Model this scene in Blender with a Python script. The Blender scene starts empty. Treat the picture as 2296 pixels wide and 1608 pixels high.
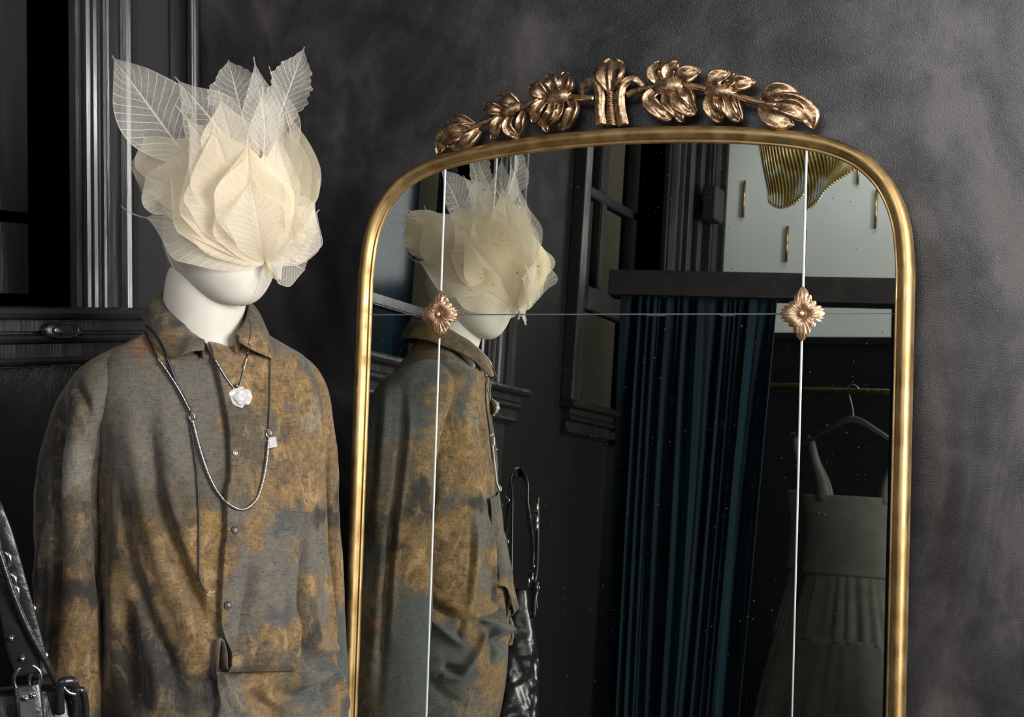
import bpy, bmesh, math, random
import numpy as np
from mathutils import Vector, Matrix
from mathutils.bvhtree import BVHTree

# ------------------------------------------------------------------ camera, light, exposure
S = bpy.context.scene
C = S.collection
W_, H_, F_ = 2296, 1608, 3250.0
A_ = math.radians(26.5); P_ = math.radians(1.5); T_ = math.radians(4.2)
R_ = np.array([math.cos(A_), math.sin(A_), 0.0])
HF = np.array([-math.sin(A_), math.cos(A_), 0.0])
FW = HF * math.cos(P_) + np.array([0, 0, -math.sin(P_)])
UP = np.cross(R_, FW)
CAM = np.array([0, -.063, 0]) - .175 * R_ - 2.57 * HF; CAM[2] = 1.62
MN = np.array([0, -math.cos(T_), math.sin(T_)])      # normal of the leaning mirror
MV = np.array([0, math.sin(T_), math.cos(T_)])       # up along the mirror
MP = np.array([0, -.063, 1.65])                      # centre of its cross line
cd = bpy.data.cameras.new('camera'); cam = bpy.data.objects.new('camera', cd); C.objects.link(cam)
cd.sensor_width = 36; cd.lens = F_ / W_ * 36; cd.clip_start = .05
cam.matrix_world = Matrix(((R_[0], UP[0], -FW[0], CAM[0]), (R_[1], UP[1], -FW[1], CAM[1]), (R_[2], UP[2], -FW[2], CAM[2]), (0, 0, 0, 1)))
S.camera = cam
S.view_settings.view_transform = 'Standard'; S.view_settings.look = 'None'
S.view_settings.gamma = 1; S.view_settings.use_curve_mapping = False
S.view_settings.exposure = -0.12
w = bpy.data.worlds.new('world'); S.world = w; w.use_nodes = True
w.node_tree.nodes['Background'].inputs[0].default_value = (.62, .72, .85, 1)
w.node_tree.nodes['Background'].inputs[1].default_value = .30
S.cycles.transparent_max_bounces = 40; S.cycles.max_bounces = 10; S.cycles.sample_clamp_indirect = 6

def area(name, loc, target, sx, sy, energy, color):
    l = bpy.data.lights.new(name, 'AREA'); l.shape = 'RECTANGLE'; l.size = sx; l.size_y = sy
    l.energy = energy; l.color = color
    o = bpy.data.objects.new(name, l); C.objects.link(o); o.location = loc
    o.rotation_euler = (Vector(target) - Vector(loc)).to_track_quat('-Z', 'Y').to_euler()
    return o
XR = 2.55
area('shopfront_daylight', (XR + .02, -1.05, 1.95), (-.4, -.5, 1.75), 1.3, 1.5, 138, (1.0, .975, .94))
area('rear_fill_lamp', (.85, -3.52, 2.68), (.9, 0, 2.1), 1.3, .75, 58, (.985, .98, 1.0))  # added lamp behind the camera: frontal fill and gloss on the plaster
area('alley_fill_lamp', (-1.33, -3.2, 4.6), (-1.36, -3.2, 0), .5, 7, 120, (.9, .95, 1.0))  # added lamp over the outside gap, brightens the walls behind the panes
area('fitting_room_fill_lamp', (-.2, -3.0, 3.17), (-.4, -3.5, 2.3), .8, .4, 7, (.9, .97, 1.0))  # added fill lamp under the closed ceiling; no skylight is built

# ------------------------------------------------------------------ picture-ray helpers (used to measure real positions)
def ray(x, y):
    d = FW + R_ * (x - W_ / 2) / F_ - UP * (y - H_ / 2) / F_
    return CAM.copy(), d / np.linalg.norm(d)
def raym(x, y):                                      # the same ray after the mirror
    o, d = ray(x, y); s = ((MP - o) @ MN) / (d @ MN); h = o + s * d
    return h, d - 2 * (d @ MN) * MN
def hitp(od, P, n):
    o, d = od; P = np.array(P, float); n = np.array(n, float)
    return o + d * (((P - o) @ n) / (d @ n))
def mloc(x, y):                                      # point on the mirror face as (across, up)
    q = hitp(ray(x, y), MP, MN) - MP
    return np.array([q[0], q @ MV])
def mw(u, v, n=0.0): return MP + np.array([u, 0, 0]) + v * MV + n * MN

# ------------------------------------------------------------------ materials
def mat(name, col=(.5, .5, .5), rough=.5, metal=0.0, spec=.5, coat=0.0):
    m = bpy.data.materials.new(name); m.use_nodes = True
    b = m.node_tree.nodes['Principled BSDF']
    b.inputs['Base Color'].default_value = (*col, 1); b.inputs['Roughness'].default_value = rough
    b.inputs['Metallic'].default_value = metal; b.inputs['Specular IOR Level'].default_value = spec
    b.inputs['Coat Weight'].default_value = coat
    return m
class N:
    def __init__(s, m): s.m = m; s.t = m.node_tree; s.b = s.t.nodes.get('Principled BSDF')
    def n(s, kind, **k):
        o = s.t.nodes.new(kind)
        for a, v in k.items():
            if a in o.inputs: o.inputs[a].default_value = v
            else: setattr(o, a, v)
        return o
    def l(s, a, b): s.t.links.new(a, b)
    def coord(s, scale=(1, 1, 1), kind='Object', rot=(0, 0, 0)):
        c = s.n('ShaderNodeTexCoord'); mp = s.n('ShaderNodeMapping'); mp.inputs['Scale'].default_value = scale
        mp.inputs['Rotation'].default_value = rot
        s.l(c.outputs[kind], mp.inputs[0]); return mp.outputs[0]
    def noise(s, v, sc, det=4, rough=.5, dist=0):
        o = s.n('ShaderNodeTexNoise'); o.inputs['Scale'].default_value = sc; o.inputs['Detail'].default_value = det
        o.inputs['Roughness'].default_value = rough; o.inputs['Distortion'].default_value = dist
        s.l(v, o.inputs['Vector']); return o.outputs['Fac']
    def ramp(s, f, stops, interp='LINEAR'):
        o = s.n('ShaderNodeValToRGB'); cr = o.color_ramp; cr.interpolation = interp
        while len(cr.elements) < len(stops): cr.elements.new(.5)
        for e, (p, c) in zip(cr.elements, stops):
            e.position = p; e.color = (*c, 1) if len(c) == 3 else c
        s.l(f, o.inputs[0]); return o.outputs[0]
    def math(s, op, a, b=None):
        o = s.n('ShaderNodeMath', operation=op)
        for i, v in enumerate((a, b)):
            if v is None: continue
            if isinstance(v, (int, float)): o.inputs[i].default_value = v
            else: s.l(v, o.inputs[i])
        return o.outputs[0]
    def mix(s, f, a, b, mode='MIX'):
        o = s.n('ShaderNodeMix', data_type='RGBA', blend_type=mode)
        for i, v in ((0, f), (6, a), (7, b)):
            if isinstance(v, (int, float)): o.inputs[i].default_value = v
            elif isinstance(v, tuple): o.inputs[i].default_value = (*v, 1)
            else: s.l(v, o.inputs[i])
        return o.outputs[2]
    def bump(s, h, strength=.3, dist=.002, prev=None):
        o = s.n('ShaderNodeBump'); o.inputs['Strength'].default_value = strength; o.inputs['Distance'].default_value = dist
        s.l(h, o.inputs['Height'])
        if prev is not None: s.l(prev, o.inputs['Normal'])
        s.l(o.outputs[0], s.b.inputs['Normal']); return o.outputs[0]

def plaster():
    m = mat('charcoal_plaster', rough=.36, spec=.95); n = N(m)
    c = n.coord(); c2 = n.coord((.8, 1, .55), rot=(0, .8, 0))
    a = n.noise(c2, 3.2, 6, .62, 1.3); b = n.noise(c, 9, 5, .6, .8); st = n.noise(n.coord((1.0, 1, .45), rot=(0, -.5, 0)), 5.5, 3, .5, .6)
    f = n.math('ADD', n.math('MULTIPLY', a, .6), n.math('MULTIPLY', b, .25)); f = n.math('ADD', f, n.math('MULTIPLY', st, .25))
    col = n.ramp(f, [(.45, (.011, .0105, .012)), (.53, (.020, .0185, .020)), (.585, (.032, .029, .031)), (.66, (.062, .052, .050))])
    n.l(col, n.b.inputs['Base Color'])
    r = n.ramp(f, [(.45, (.29, .29, .29)), (.66, (.42, .42, .42))]); n.l(r, n.b.inputs['Roughness']); n.l(n.ramp(f, [(.47, (.55,) * 3), (.62, (1.0,) * 3)]), n.b.inputs['Specular IOR Level'])
    h = n.noise(c, 480, 3, .5); h2 = n.noise(n.coord((1, 1, .5), rot=(0, .5, 0)), 60, 3, .6)
    p = n.bump(h2, .05, .003); n.bump(h, .7, .0011, p)
    return m
def gloss_black():
    m = mat('gloss_black_paint', (.026, .027, .030), .3, spec=.6); n = N(m); c = n.coord()
    p = n.bump(n.noise(c, 45, 4, .6), .3, .002); n.bump(n.noise(c, 260, 3, .6), .35, .0012, p)
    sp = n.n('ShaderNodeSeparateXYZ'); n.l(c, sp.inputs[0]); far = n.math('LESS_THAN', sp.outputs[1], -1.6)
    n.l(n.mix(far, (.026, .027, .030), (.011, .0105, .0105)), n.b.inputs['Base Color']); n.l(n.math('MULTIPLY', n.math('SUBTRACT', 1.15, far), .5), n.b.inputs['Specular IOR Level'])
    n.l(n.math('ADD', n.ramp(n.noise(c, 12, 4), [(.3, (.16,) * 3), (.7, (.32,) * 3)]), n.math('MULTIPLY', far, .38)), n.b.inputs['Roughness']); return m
def trim_black():
    m = mat('black_trim_paint', (.022, .021, .023), .25, spec=.6); n = N(m)
    c = n.coord((1, 1, .06)); n.bump(n.noise(c, 160, 4, .6), .35, .001)
    n.l(n.ramp(n.noise(n.coord((1, 1, .2)), 30, 4), [(.3, (.16,) * 3), (.7, (.36,) * 3)]), n.b.inputs['Roughness']); return m
def matte_black():
    m = mat('matte_black_paint', (.018, .016, .017), .6, spec=.35); n = N(m); c = n.coord()
    n.l(n.ramp(n.noise(c, 6, 6, .6, 1), [(.35, (.011, .010, .012)), (.7, (.032, .027, .025))]), n.b.inputs['Base Color'])
    n.bump(n.noise(c, 90, 3), .2, .002); return m
def brass(name, lo, hi, rough=.34, sc=22, bump=.25):
    m = mat(name, rough=rough, metal=1.0); n = N(m); c = n.coord()
    f = n.noise(c, sc, 6, .62, .4); n.l(n.ramp(f, [(.36, lo), (.62, hi)]), n.b.inputs['Base Color'])
    n.l(n.ramp(n.noise(c, sc * 3, 4), [(.3, (rough - .1,) * 3), (.7, (rough + .14,) * 3)]), n.b.inputs['Roughness'])
    n.bump(n.noise(c, 240, 4, .6), bump, .0008); return m
M_PL = plaster(); M_GB = gloss_black(); M_TR = trim_black(); M_MB = matte_black()
M_FRAME = brass('antique_gold_frame', (.33, .21, .085), (.52, .36, .165), .47, 9, .12)
M_CREST = brass('carved_bronze_gold', (.20, .115, .06), (.62, .43, .27), .36, 70, .6)
M_ROSE = brass('pale_gold_rosette', (.42, .26, .15), (.72, .50, .32), .42, 90, .5)
M_BRASS = brass('brass_rod', (.42, .30, .10), (.62, .45, .18), .3)
M_SILVER = mat('polished_silver', (.58, .57, .55), .2, 1.0)
M_DSILV = mat('oxidised_silver', (.26, .25, .24), .32, 1.0)
M_CORD = mat('black_cord', (.016, .016, .018), .45)
M_BTN = mat('dark_horn_button', (.035, .030, .027), .35)
M_LEATH = mat('black_leather', (.012, .012, .014), .28, spec=.6); _n = N(M_LEATH)
_p = _n.bump(_n.noise(_n.coord(), 26, 4, .6), .35, .006); _n.bump(_n.noise(_n.coord(), 320, 3), .25, .0006, _p)
M_WHITE = mat('pale_grey_wall_paint', (.60, .63, .62), .7); _n = N(M_WHITE)
_n.l(_n.ramp(_n.noise(_n.coord(), 2, 3), [(.3, (.56, .60, .59)), (.7, (.66, .68, .67))]), _n.b.inputs['Base Color'])
M_CEIL = mat('ceiling_paint', (.22, .22, .22), .8)
M_FLOOR = mat('dark_floorboards', (.05, .035, .025), .4); _n = N(M_FLOOR)
_n.l(_n.ramp(_n.noise(_n.coord((1, 12, 1)), 4, 5), [(.3, (.03, .02, .014)), (.7, (.08, .055, .038))]), _n.b.inputs['Base Color'])
def mannequin_cloth():
    m = mat('calico_cloth', (.74, .69, .61), .85, spec=.2); n = N(m); c = n.coord()
    n.l(n.ramp(n.noise(c, 25, 5), [(.3, (.60, .555, .48)), (.7, (.68, .64, .575))]), n.b.inputs['Base Color'])
    wv = n.noise(n.coord((1, 1, 1)), 700, 2); n.bump(wv, .35, .0006); return m
M_CLOTH = mannequin_cloth()
def shirt_mat():
    m = mat('eco_printed_linen', rough=.82, spec=.22); n = N(m); c = n.coord()
    at = n.n('ShaderNodeAttribute', attribute_name='print')
    mot = n.noise(c, 34, 12, .72, .6); fine = n.noise(c, 170, 8, .7)
    big = n.noise(n.coord((1, 1, .6)), 9, 8, .65, 1.2)
    # the alpha of the print holds how much ochre / grain is in the cloth at that point
    sty = n.math('ADD', n.math('MULTIPLY', at.outputs['Alpha'], .75), .22)
    mot2 = n.noise(c, 95, 10, .75, .5); mot = n.math('ADD', n.math('MULTIPLY', mot, .45), n.math('MULTIPLY', mot2, .55))
    tone = n.ramp(mot, [(.38, (.30, .31, .35)), (.47, (.78, .79, .83)), (.54, (1.15, 1.10, 1.0)), (.64, (1.9, 1.6, 1.15))])
    col = n.mix(sty, at.outputs['Color'], n.mix(1.0, at.outputs['Color'], tone, 'MULTIPLY'))
    spk = n.ramp(fine, [(.33, (.35, .35, .36)), (.43, (1, 1, 1)), (.62, (1, 1, 1)), (.72, (1.5, 1.38, 1.15))])
    col = n.mix(.75, col, n.mix(1.0, col, spk, 'MULTIPLY'))
    bl = n.ramp(big, [(.50, (0, 0, 0)), (.60, (1, 1, 1))])
    col = n.mix(n.math('MULTIPLY', bl, .14), col, (.085, .092, .09))
    och = n.ramp(n.noise(n.coord((1, 1, .7)), 24, 12, .78, .8), [(.53, (0, 0, 0)), (.59, (1, 1, 1))])
    col = n.mix(n.math('MULTIPLY', n.math('MULTIPLY', och, at.outputs['Alpha']), .7), col, (.29, .19, .09))
    wy = n.noise(n.coord((60, 60, 900)), 1, 2); wx = n.noise(n.coord((900, 900, 60)), 1, 2)
    wv = n.math('ADD', wy, wx); wm = n.ramp(wv, [(.82, (.70,) * 3), (1.15, (1.32,) * 3)])
    col = n.mix(.8, col, n.mix(1.0, col, wm, 'MULTIPLY'))
    n.l(col, n.b.inputs['Base Color']); p = n.bump(n.noise(c, 55, 5, .6), .35, .0025); n.bump(wv, .4, .0005, p)
    n.b.inputs['Sheen Weight'].default_value = .12; return m
M_SHIRT = shirt_mat()
def leaf_mat(name, col, alpha, vein, va):
    m = bpy.data.materials.new(name); m.use_nodes = True; n = N(m); t = n.t
    t.nodes.remove(n.b); out = t.nodes['Material Output']
    uv = n.n('ShaderNodeTexCoord'); sep = n.n('ShaderNodeSeparateXYZ'); n.l(uv.outputs['UV'], sep.inputs[0])
    u = n.math('ABSOLUTE', n.math('SUBTRACT', n.math('MULTIPLY', sep.outputs[0], 2), 1.0))
    v = sep.outputs[1]
    mid = n.math('LESS_THAN', u, .028)
    wob = n.math('MULTIPLY', n.noise(n.coord(), 30, 2), .25)
    lat = n.math('SUBTRACT', n.math('MULTIPLY', v, 15), n.math('MULTIPLY', n.math('POWER', u, .75), 3.0))
    lat = n.math('FRACT', n.math('ADD', lat, wob)); lat = n.math('LESS_THAN', n.math('ABSOLUTE', n.math('SUBTRACT', lat, .5)), .045)
    vn = n.math('MAXIMUM', mid, lat)
    rim = n.math('GREATER_THAN', u, .965); vn2 = n.math('MAXIMUM', vn, n.math('MULTIPLY', rim, .7))
    f1 = n.math('FRACT', n.math('MULTIPLY', n.math('ADD', u, n.math('MULTIPLY', wob, .3)), 26))
    f2 = n.noise(n.coord((1, 1, 1)), 420, 3, .6)
    ret = n.math('ADD', n.math('MULTIPLY', n.math('LESS_THAN', f1, .32), .16), n.math('MULTIPLY', n.math('SUBTRACT', f2, .5), .5))
    soft = n.math('MULTIPLY', n.math('SUBTRACT', n.noise(n.coord(), 14, 3), .5), .35)
    al = n.math('ADD', n.math('ADD', alpha, ret), soft)
    al = n.math('MAXIMUM', al, n.math('MULTIPLY', vn2, va)); al = n.math('MINIMUM', n.math('MAXIMUM', al, .06), 1.0)
    c = n.mix(n.math('MULTIPLY', vn, .8), col, vein)
    d = n.n('ShaderNodeBsdfDiffuse'); tl = n.n('ShaderNodeBsdfTranslucent'); n.l(c, d.inputs[0]); n.l(c, tl.inputs[0])
    mx = n.n('ShaderNodeMixShader'); mx.inputs[0].default_value = .45; n.l(d.outputs[0], mx.inputs[1]); n.l(tl.outputs[0], mx.inputs[2])
    tr = n.n('ShaderNodeBsdfTransparent'); m2 = n.n('ShaderNodeMixShader'); n.l(al, m2.inputs[0])
    n.l(tr.outputs[0], m2.inputs[1]); n.l(mx.outputs[0], m2.inputs[2]); n.l(m2.outputs[0], out.inputs[0])
    return m
M_SHEER = leaf_mat('sheer_skeleton_leaf', (.90, .87, .80), .30, (.96, .86, .70), .85)
M_CREAM = leaf_mat('cream_skeleton_leaf', (.94, .87, .72), .50, (.96, .86, .68), .8)
M_DENSE = leaf_mat('dense_cream_leaf', (.94, .85, .67), .68, (.96, .87, .70), .85)

# ------------------------------------------------------------------ mesh helpers
def setp(o, label=None, cat=None, group=None, kind=None):
    if label: o['label'] = label
    if cat: o['category'] = cat
    if group: o['group'] = group
    if kind: o['kind'] = kind
    return o
def mesh(name, V, Fc, m, parent=None, smooth=True, uv=None, colors=None):
    me = bpy.data.meshes.new(name)
    V = np.asarray(V, float)
    pl = np.array(parent.matrix_basis.translation) if parent is not None else np.zeros(3)
    if parent is not None and parent.parent is not None: pl = pl + np.array(parent.parent.matrix_basis.translation)
    me.from_pydata((V - pl).tolist(), [], [tuple(f) for f in Fc]); me.materials.append(m)
    if smooth: me.polygons.foreach_set('use_smooth', [True] * len(me.polygons))
    if uv is not None:
        l = me.uv_layers.new(name='UVMap'); idx = np.empty(len(me.loops), int); me.loops.foreach_get('vertex_index', idx)
        l.data.foreach_set('uv', np.asarray(uv)[idx].ravel())
    if colors is not None:
        a = me.color_attributes.new('print', 'FLOAT_COLOR', 'POINT'); a.data.foreach_set('color', np.asarray(colors, float).ravel())
    me.update(); o = bpy.data.objects.new(name, me); C.objects.link(o)
    if parent is not None: o.parent = parent
    return o
def empty(name, loc):
    o = bpy.data.objects.new(name, None); C.objects.link(o); o.location = [float(a) for a in loc]; o.empty_display_size = .1
    bpy.context.view_layer.update() if False else None
    return o
def gridf(nu, nv, closed=False):                      # faces of an nv-row by nu-column grid
    f = []; m = nu if closed else nu - 1
    for j in range(nv - 1):
        for i in range(m):
            a = j * nu + i; b = j * nu + (i + 1) % nu; f.append((a, b, b + nu, a + nu))
    return f
def thick(o, t, off=0.0, bevel=False):
    s = o.modifiers.new('thickness', 'SOLIDIFY'); s.thickness = t; s.offset = off; return o
def subsurf(o, l=1):
    s = o.modifiers.new('smooth', 'SUBSURF'); s.levels = l; s.render_levels = l; return o
def bevel(o, wd, seg=2):
    s = o.modifiers.new('bevel', 'BEVEL'); s.width = wd; s.segments = seg; s.limit_method = 'ANGLE'; return o
class MB:
    def __init__(s): s.V = []; s.F = []
    def add(s, V, Fc):
        b = len(s.V); s.V += [tuple(map(float, v)) for v in V]; s.F += [tuple(i + b for i in f) for f in Fc]; return s
    def box(s, x0, x1, y0, y1, z0, z1):
        V = [(x, y, z) for z in (z0, z1) for y in (y0, y1) for x in (x0, x1)]
        return s.add(V, [(0, 2, 3, 1), (4, 5, 7, 6), (0, 1, 5, 4), (2, 6, 7, 3), (0, 4, 6, 2), (1, 3, 7, 5)])
    def tube(s, pts, r, seg=8, closed=False, rf=None, ax=None):
        P = np.array(pts, float); n = len(P); V = []
        T = np.gradient(P, axis=0) if not closed else np.roll(P, -1, 0) - np.roll(P, 1, 0)
        T /= np.linalg.norm(T, axis=1)[:, None] + 1e-12
        u = np.cross(T[0], [0.3, .2, 1.0] if ax is None else ax); u /= np.linalg.norm(u)
        for i in range(n):
            u = u - (u @ T[i]) * T[i]; u /= np.linalg.norm(u) + 1e-12; b = np.cross(T[i], u)
            rr = r if rf is None else r * rf(i / max(1, n - 1))
            for k in range(seg):
                a = 2 * math.pi * k / seg; V.append(P[i] + rr * (math.cos(a) * u + math.sin(a) * b))
        Fc = [(j * seg + i, j * seg + (i + 1) % seg, (j + 1) * seg + (i + 1) % seg, (j + 1) * seg + i) for j in range(n - 1) for i in range(seg)]
        if closed: Fc += [((n - 1) * seg + i, (n - 1) * seg + (i + 1) % seg, (i + 1) % seg, i) for i in range(seg)]
        else: Fc += [tuple(range(seg))[::-1], tuple((n - 1) * seg + i for i in range(seg))]
        return s.add(V, Fc)
    def ell(s, c, rx, ry, rz, ax=None, nu=16, nv=10):
        ax = np.eye(3) if ax is None else np.array(ax); V = []
        for j in range(nv + 1):
            p = math.pi * j / nv
            for i in range(nu):
                a = 2 * math.pi * i / nu
                V.append(np.array(c) + ax[0] * rx * math.sin(p) * math.cos(a) + ax[1] * ry * math.sin(p) * math.sin(a) + ax[2] * rz * math.cos(p))
        return s.add(V, gridf(nu, nv + 1, True))
    def prism(s, poly, fn0, fn1):                     # poly of 2D points; fn maps 2D -> 3D for both ends
        n = len(poly); V = [fn0(*p) for p in poly] + [fn1(*p) for p in poly]
        return s.add(V, [tuple(range(n))[::-1], tuple(range(n, 2 * n))] + [(i, (i + 1) % n, n + (i + 1) % n, n + i) for i in range(n)])
    def build(s, name, m, parent=None, smooth=True): return mesh(name, s.V, s.F, m, parent, smooth)
def cat(P, n, closed=False):                          # Catmull-Rom resample, even in arc length
    P = np.array(P, float); k = len(P); out = []
    Q = np.vstack([P[-1:], P, P[:2]]) if closed else np.vstack([2 * P[0] - P[1], P, 2 * P[-1] - P[-2]])
    for i in range(k if closed else k - 1):
        a, b, c, d = Q[i], Q[i + 1], Q[i + 2], Q[i + 3]
        for t in np.linspace(0, 1, 24, endpoint=False):
            out.append(.5 * (2 * b + (c - a) * t + (2 * a - 5 * b + 4 * c - d) * t * t + (3 * b - a - 3 * c + d) * t ** 3))
    out.append(P[0] if closed else P[-1]); out = np.array(out)
    L = np.r_[0, np.cumsum(np.linalg.norm(np.diff(out, axis=0), axis=1))]
    t = np.linspace(0, L[-1], n + 1 if closed else n)
    r = np.stack([np.interp(t, L, out[:, j]) for j in range(out.shape[1])], 1)
    return r[:-1] if closed else r
def struct(o): return setp(o, kind='structure')

# ------------------------------------------------------------------ room shell
XL, YB = -.97, -3.5
def slab(name, b, m, smooth=False): return struct(MB().box(*b).build(name, m, None, smooth))
W1 = (-1.39, -.37); W2 = (-2.82, -2.09)               # glazed openings in the left wall
ZS = 1.645                                            # sill height of both
slab('wall_back', (XL - .2, XR + .2, 0, .15, 0, 3.2), M_PL)
slab('floor', (XL - .2, XR + .2, YB - .2, .15, -.1, 0), M_FLOOR)
slab('ceiling', (XL - .2, XR + .2, YB - .2, .15, 3.2, 3.3), M_CEIL)
wl = MB()
for y0, y1, z0, z1 in ((YB - .2, 0, 0, ZS), (YB - .2, 0, 2.92, 3.2), (W1[1], 0, ZS, 2.92), (W2[1], W1[0], ZS, 2.92), (YB - .2, W2[0], ZS, 2.92)):
    wl.box(XL - .17, XL, y0, y1, z0, z1)
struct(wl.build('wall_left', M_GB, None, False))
wf = MB().box(XL, .12, YB - .15, YB, 2.07, 3.2).box(1.98, XR + .2, YB - .15, YB, 2.07, 3.2).box(.12, 1.98, YB - .15, YB, 3.08, 3.2).box(.12, 1.98, YB - .15, YB, 2.07, 2.28).build('wall_front', M_WHITE, None, False); struct(wf)
M_VB = mat('deep_black_panelling', (.006, .006, .007), .7, spec=.15)
struct(MB().box(XL, XR + .2, YB - .15, YB, 0, 2.07).box(XL, XR, YB, YB + .015, 2.045, 2.075).build('trim_1', M_VB, None, False))
wr = MB()
for y0, y1, z0, z1 in ((YB, 0, 0, 1.15), (YB, 0, 2.75, 3.2), (-.35, 0, 1.15, 2.75), (YB, -1.75, 1.15, 2.75)): wr.box(XR, XR + .15, y0, y1, z0, z1)
struct(wr.build('wall_right', M_MB, None, False))
# corner bead and skirting
cb = MB(); cb.tube([(XL + .012, -.022, z) for z in np.linspace(0.1, 3.2, 40)], .0125, 12)
cb.box(XL, XL + .006, -.085, -.040, .1, 3.2)
struct(cb.build('trim_2', M_TR))
slab('baseboard_left', (XL, XL + .02, YB, 0, 0, .14), M_TR)
slab('baseboard_back', (XL, XR, -.02, 0, 0, .14), M_TR)

# window casings: profile points are (distance from the opening edge, how far it stands out)
PROF = [(0, -.0), (0, .016), (.004, .020), (.010, .020), (.013, .012), (.017, .012), (.020, .024), (.026, .027), (.032, .024), (.034, .018), (.037, .026), (.043, .029),
        (.047, .025), (.049, .016), (.066, .016), (.068, .022), (.073, .024), (.077, .021), (.079, .016), (.084, .022), (.088, .021), (.090, .015), (.112, .015),
        (.114, .024), (.119, .034), (.127, .038), (.135, .035), (.140, .024), (.142, .017), (.150, .017), (.152, .022), (.156, .022), (.158, .012), (.178, .010), (.180, 0)]
def casing(mb, yedge, sgn, z0, z1, k=1.0):
    poly = [(yedge + sgn * a * k, XL + p) for a, p in PROF]
    mb.prism(poly, lambda y, x: (x, y, z0), lambda y, x: (x, y, z1))
M_TR2 = mat('satin_black_paint', (.015, .014, .014), .55, spec=.15)
def window(name, y0, y1, zr, panes, kl=1.0, far=.26):
    M_TR = globals()['M_TR'] if far > .2 else M_TR2
    root = struct(empty(name, (XL, (y0 + y1) / 2, ZS)))
    c = MB(); casing(c, y1, 1, ZS, 2.92, kl); casing(c, y0, -1, ZS, 2.92, 1.35 if far > .2 else 1)
    c.box(XL - .15, XL, y1, y1 + .004, ZS, 2.92).box(XL - .15, XL, y0 - .004, y0, ZS, 2.92)
    o = c.build('window_casing', M_TR, root, False)
    s = MB(); a, b = y0 - (.28 if far > .2 else .1), y1 + .215 * kl
    pr = [(XL - .15, ZS), (XL + .040, ZS), (XL + .050, ZS - .004), (XL + .054, ZS - .012), (XL + .050, ZS - .020), (XL + .040, ZS - .024), (XL - .15, ZS - .024)]
    s.prism(pr, lambda x, z: (x, a, z), lambda x, z: (x, b, z)); s.build('window_sill', M_TR, root, False)
    s = MB(); pr = [(XL, 1.621), (XL + .030, 1.621), (XL + .030, 1.601), (XL + .022, 1.599), (XL + .022, 1.596), (XL + .034, 1.592), (XL + .037, 1.587), (XL + .034, 1.582), (XL + .024, 1.579),
                    (XL + .018, 1.577), (XL + .018, 1.553), (XL + .024, 1.551), (XL + .027, 1.546), (XL + .024, 1.541), (XL + .012, 1.538), (XL + .012, 1.535), (XL, 1.534)]
    s.prism(pr, lambda x, z: (x, a + .03, z), lambda x, z: (x, b - .02, z)); s.build('window_apron', M_TR, root, False)
    g = MB(); X = XL - .135
    def bar(ya, yb, za, zb): g.box(X, X + .03, ya, yb, za, zb).box(X + .03, X + .034, ya + .006, yb - .006, za + .004, zb - .004)
    bar(y1 - .125, y1, ZS, 2.92); bar(y0, y0 + .05, ZS, 2.92); bar(y0, y1, ZS, ZS + .03); bar(y0, y1, 2.87, 2.92)
    g.box(X + .03, X + .042, y1 - .105, y1 - .090, ZS, 2.92).box(X + .03, X + .040, y1 - .122, y1 - .112, ZS, 2.92)
    for za, zb in zr: bar(y0, y1, za, zb)
    for ya, yb, za, zb in panes: bar(ya, yb, za, zb)
    g.build('sash_frame', M_TR, root, False)
    MB().box(X + .008, X + .012, y0, y1, ZS, 2.92).build('window_pane', M_GLASS, root, False)
    return root
M_GLASS = mat('window_glass', (.9, .95, .95), .02, spec=.6); M_GLASS.node_tree.nodes['Principled BSDF'].inputs['Transmission Weight'].default_value = 0
_n = N(M_GLASS); _o = _n.t.nodes['Material Output']; _tr = _n.n('ShaderNodeBsdfTransparent'); _gl = _n.n('ShaderNodeBsdfGlossy', Roughness=.12)
_tr.inputs[0].default_value = (.8, .85, .86, 1); _mx = _n.n('ShaderNodeMixShader'); _mx.inputs[0].default_value = .012
_n.l(_tr.outputs[0], _mx.inputs[1]); _n.l(_gl.outputs[0], _mx.inputs[2]); _n.l(_mx.outputs[0], _o.inputs[0])
window('window_1', W1[0], W1[1], [(1.80, 1.83)], [])
window('window_2', W2[0], W2[1], [(2.005, 2.09), (2.41, 2.445)], [(-2.30, -2.24, ZS, 2.0), (-2.30, -2.245, 2.09, 2.41), (-2.52, -2.465, 2.09, 2.41), (-2.52, -2.44, 2.445, 2.9)], .5, .1)
# the broad box edge of the second window's casing
o = MB().box(XL, XL + .045, -2.035, -1.985, ZS, 2.92).build('trim_3', M_TR, None, False); struct(bevel(o, .004))
# tall black mouldings between the second window and the far corner
t4 = MB()
for y, wd, pr in ((-2.95, .07, .02), (-3.02, .015, .035), (-3.10, .03, .015), (-3.20, .05, .02), (-3.28, .02, .04), (-3.38, .06, .025), (-3.45, .02, .04)):
    t4.box(XL, XL + pr, y - wd / 2, y + wd / 2, .14, 3.2)
struct(bevel(t4.build('trim_4', M_MB, None, False), .003))
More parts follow.
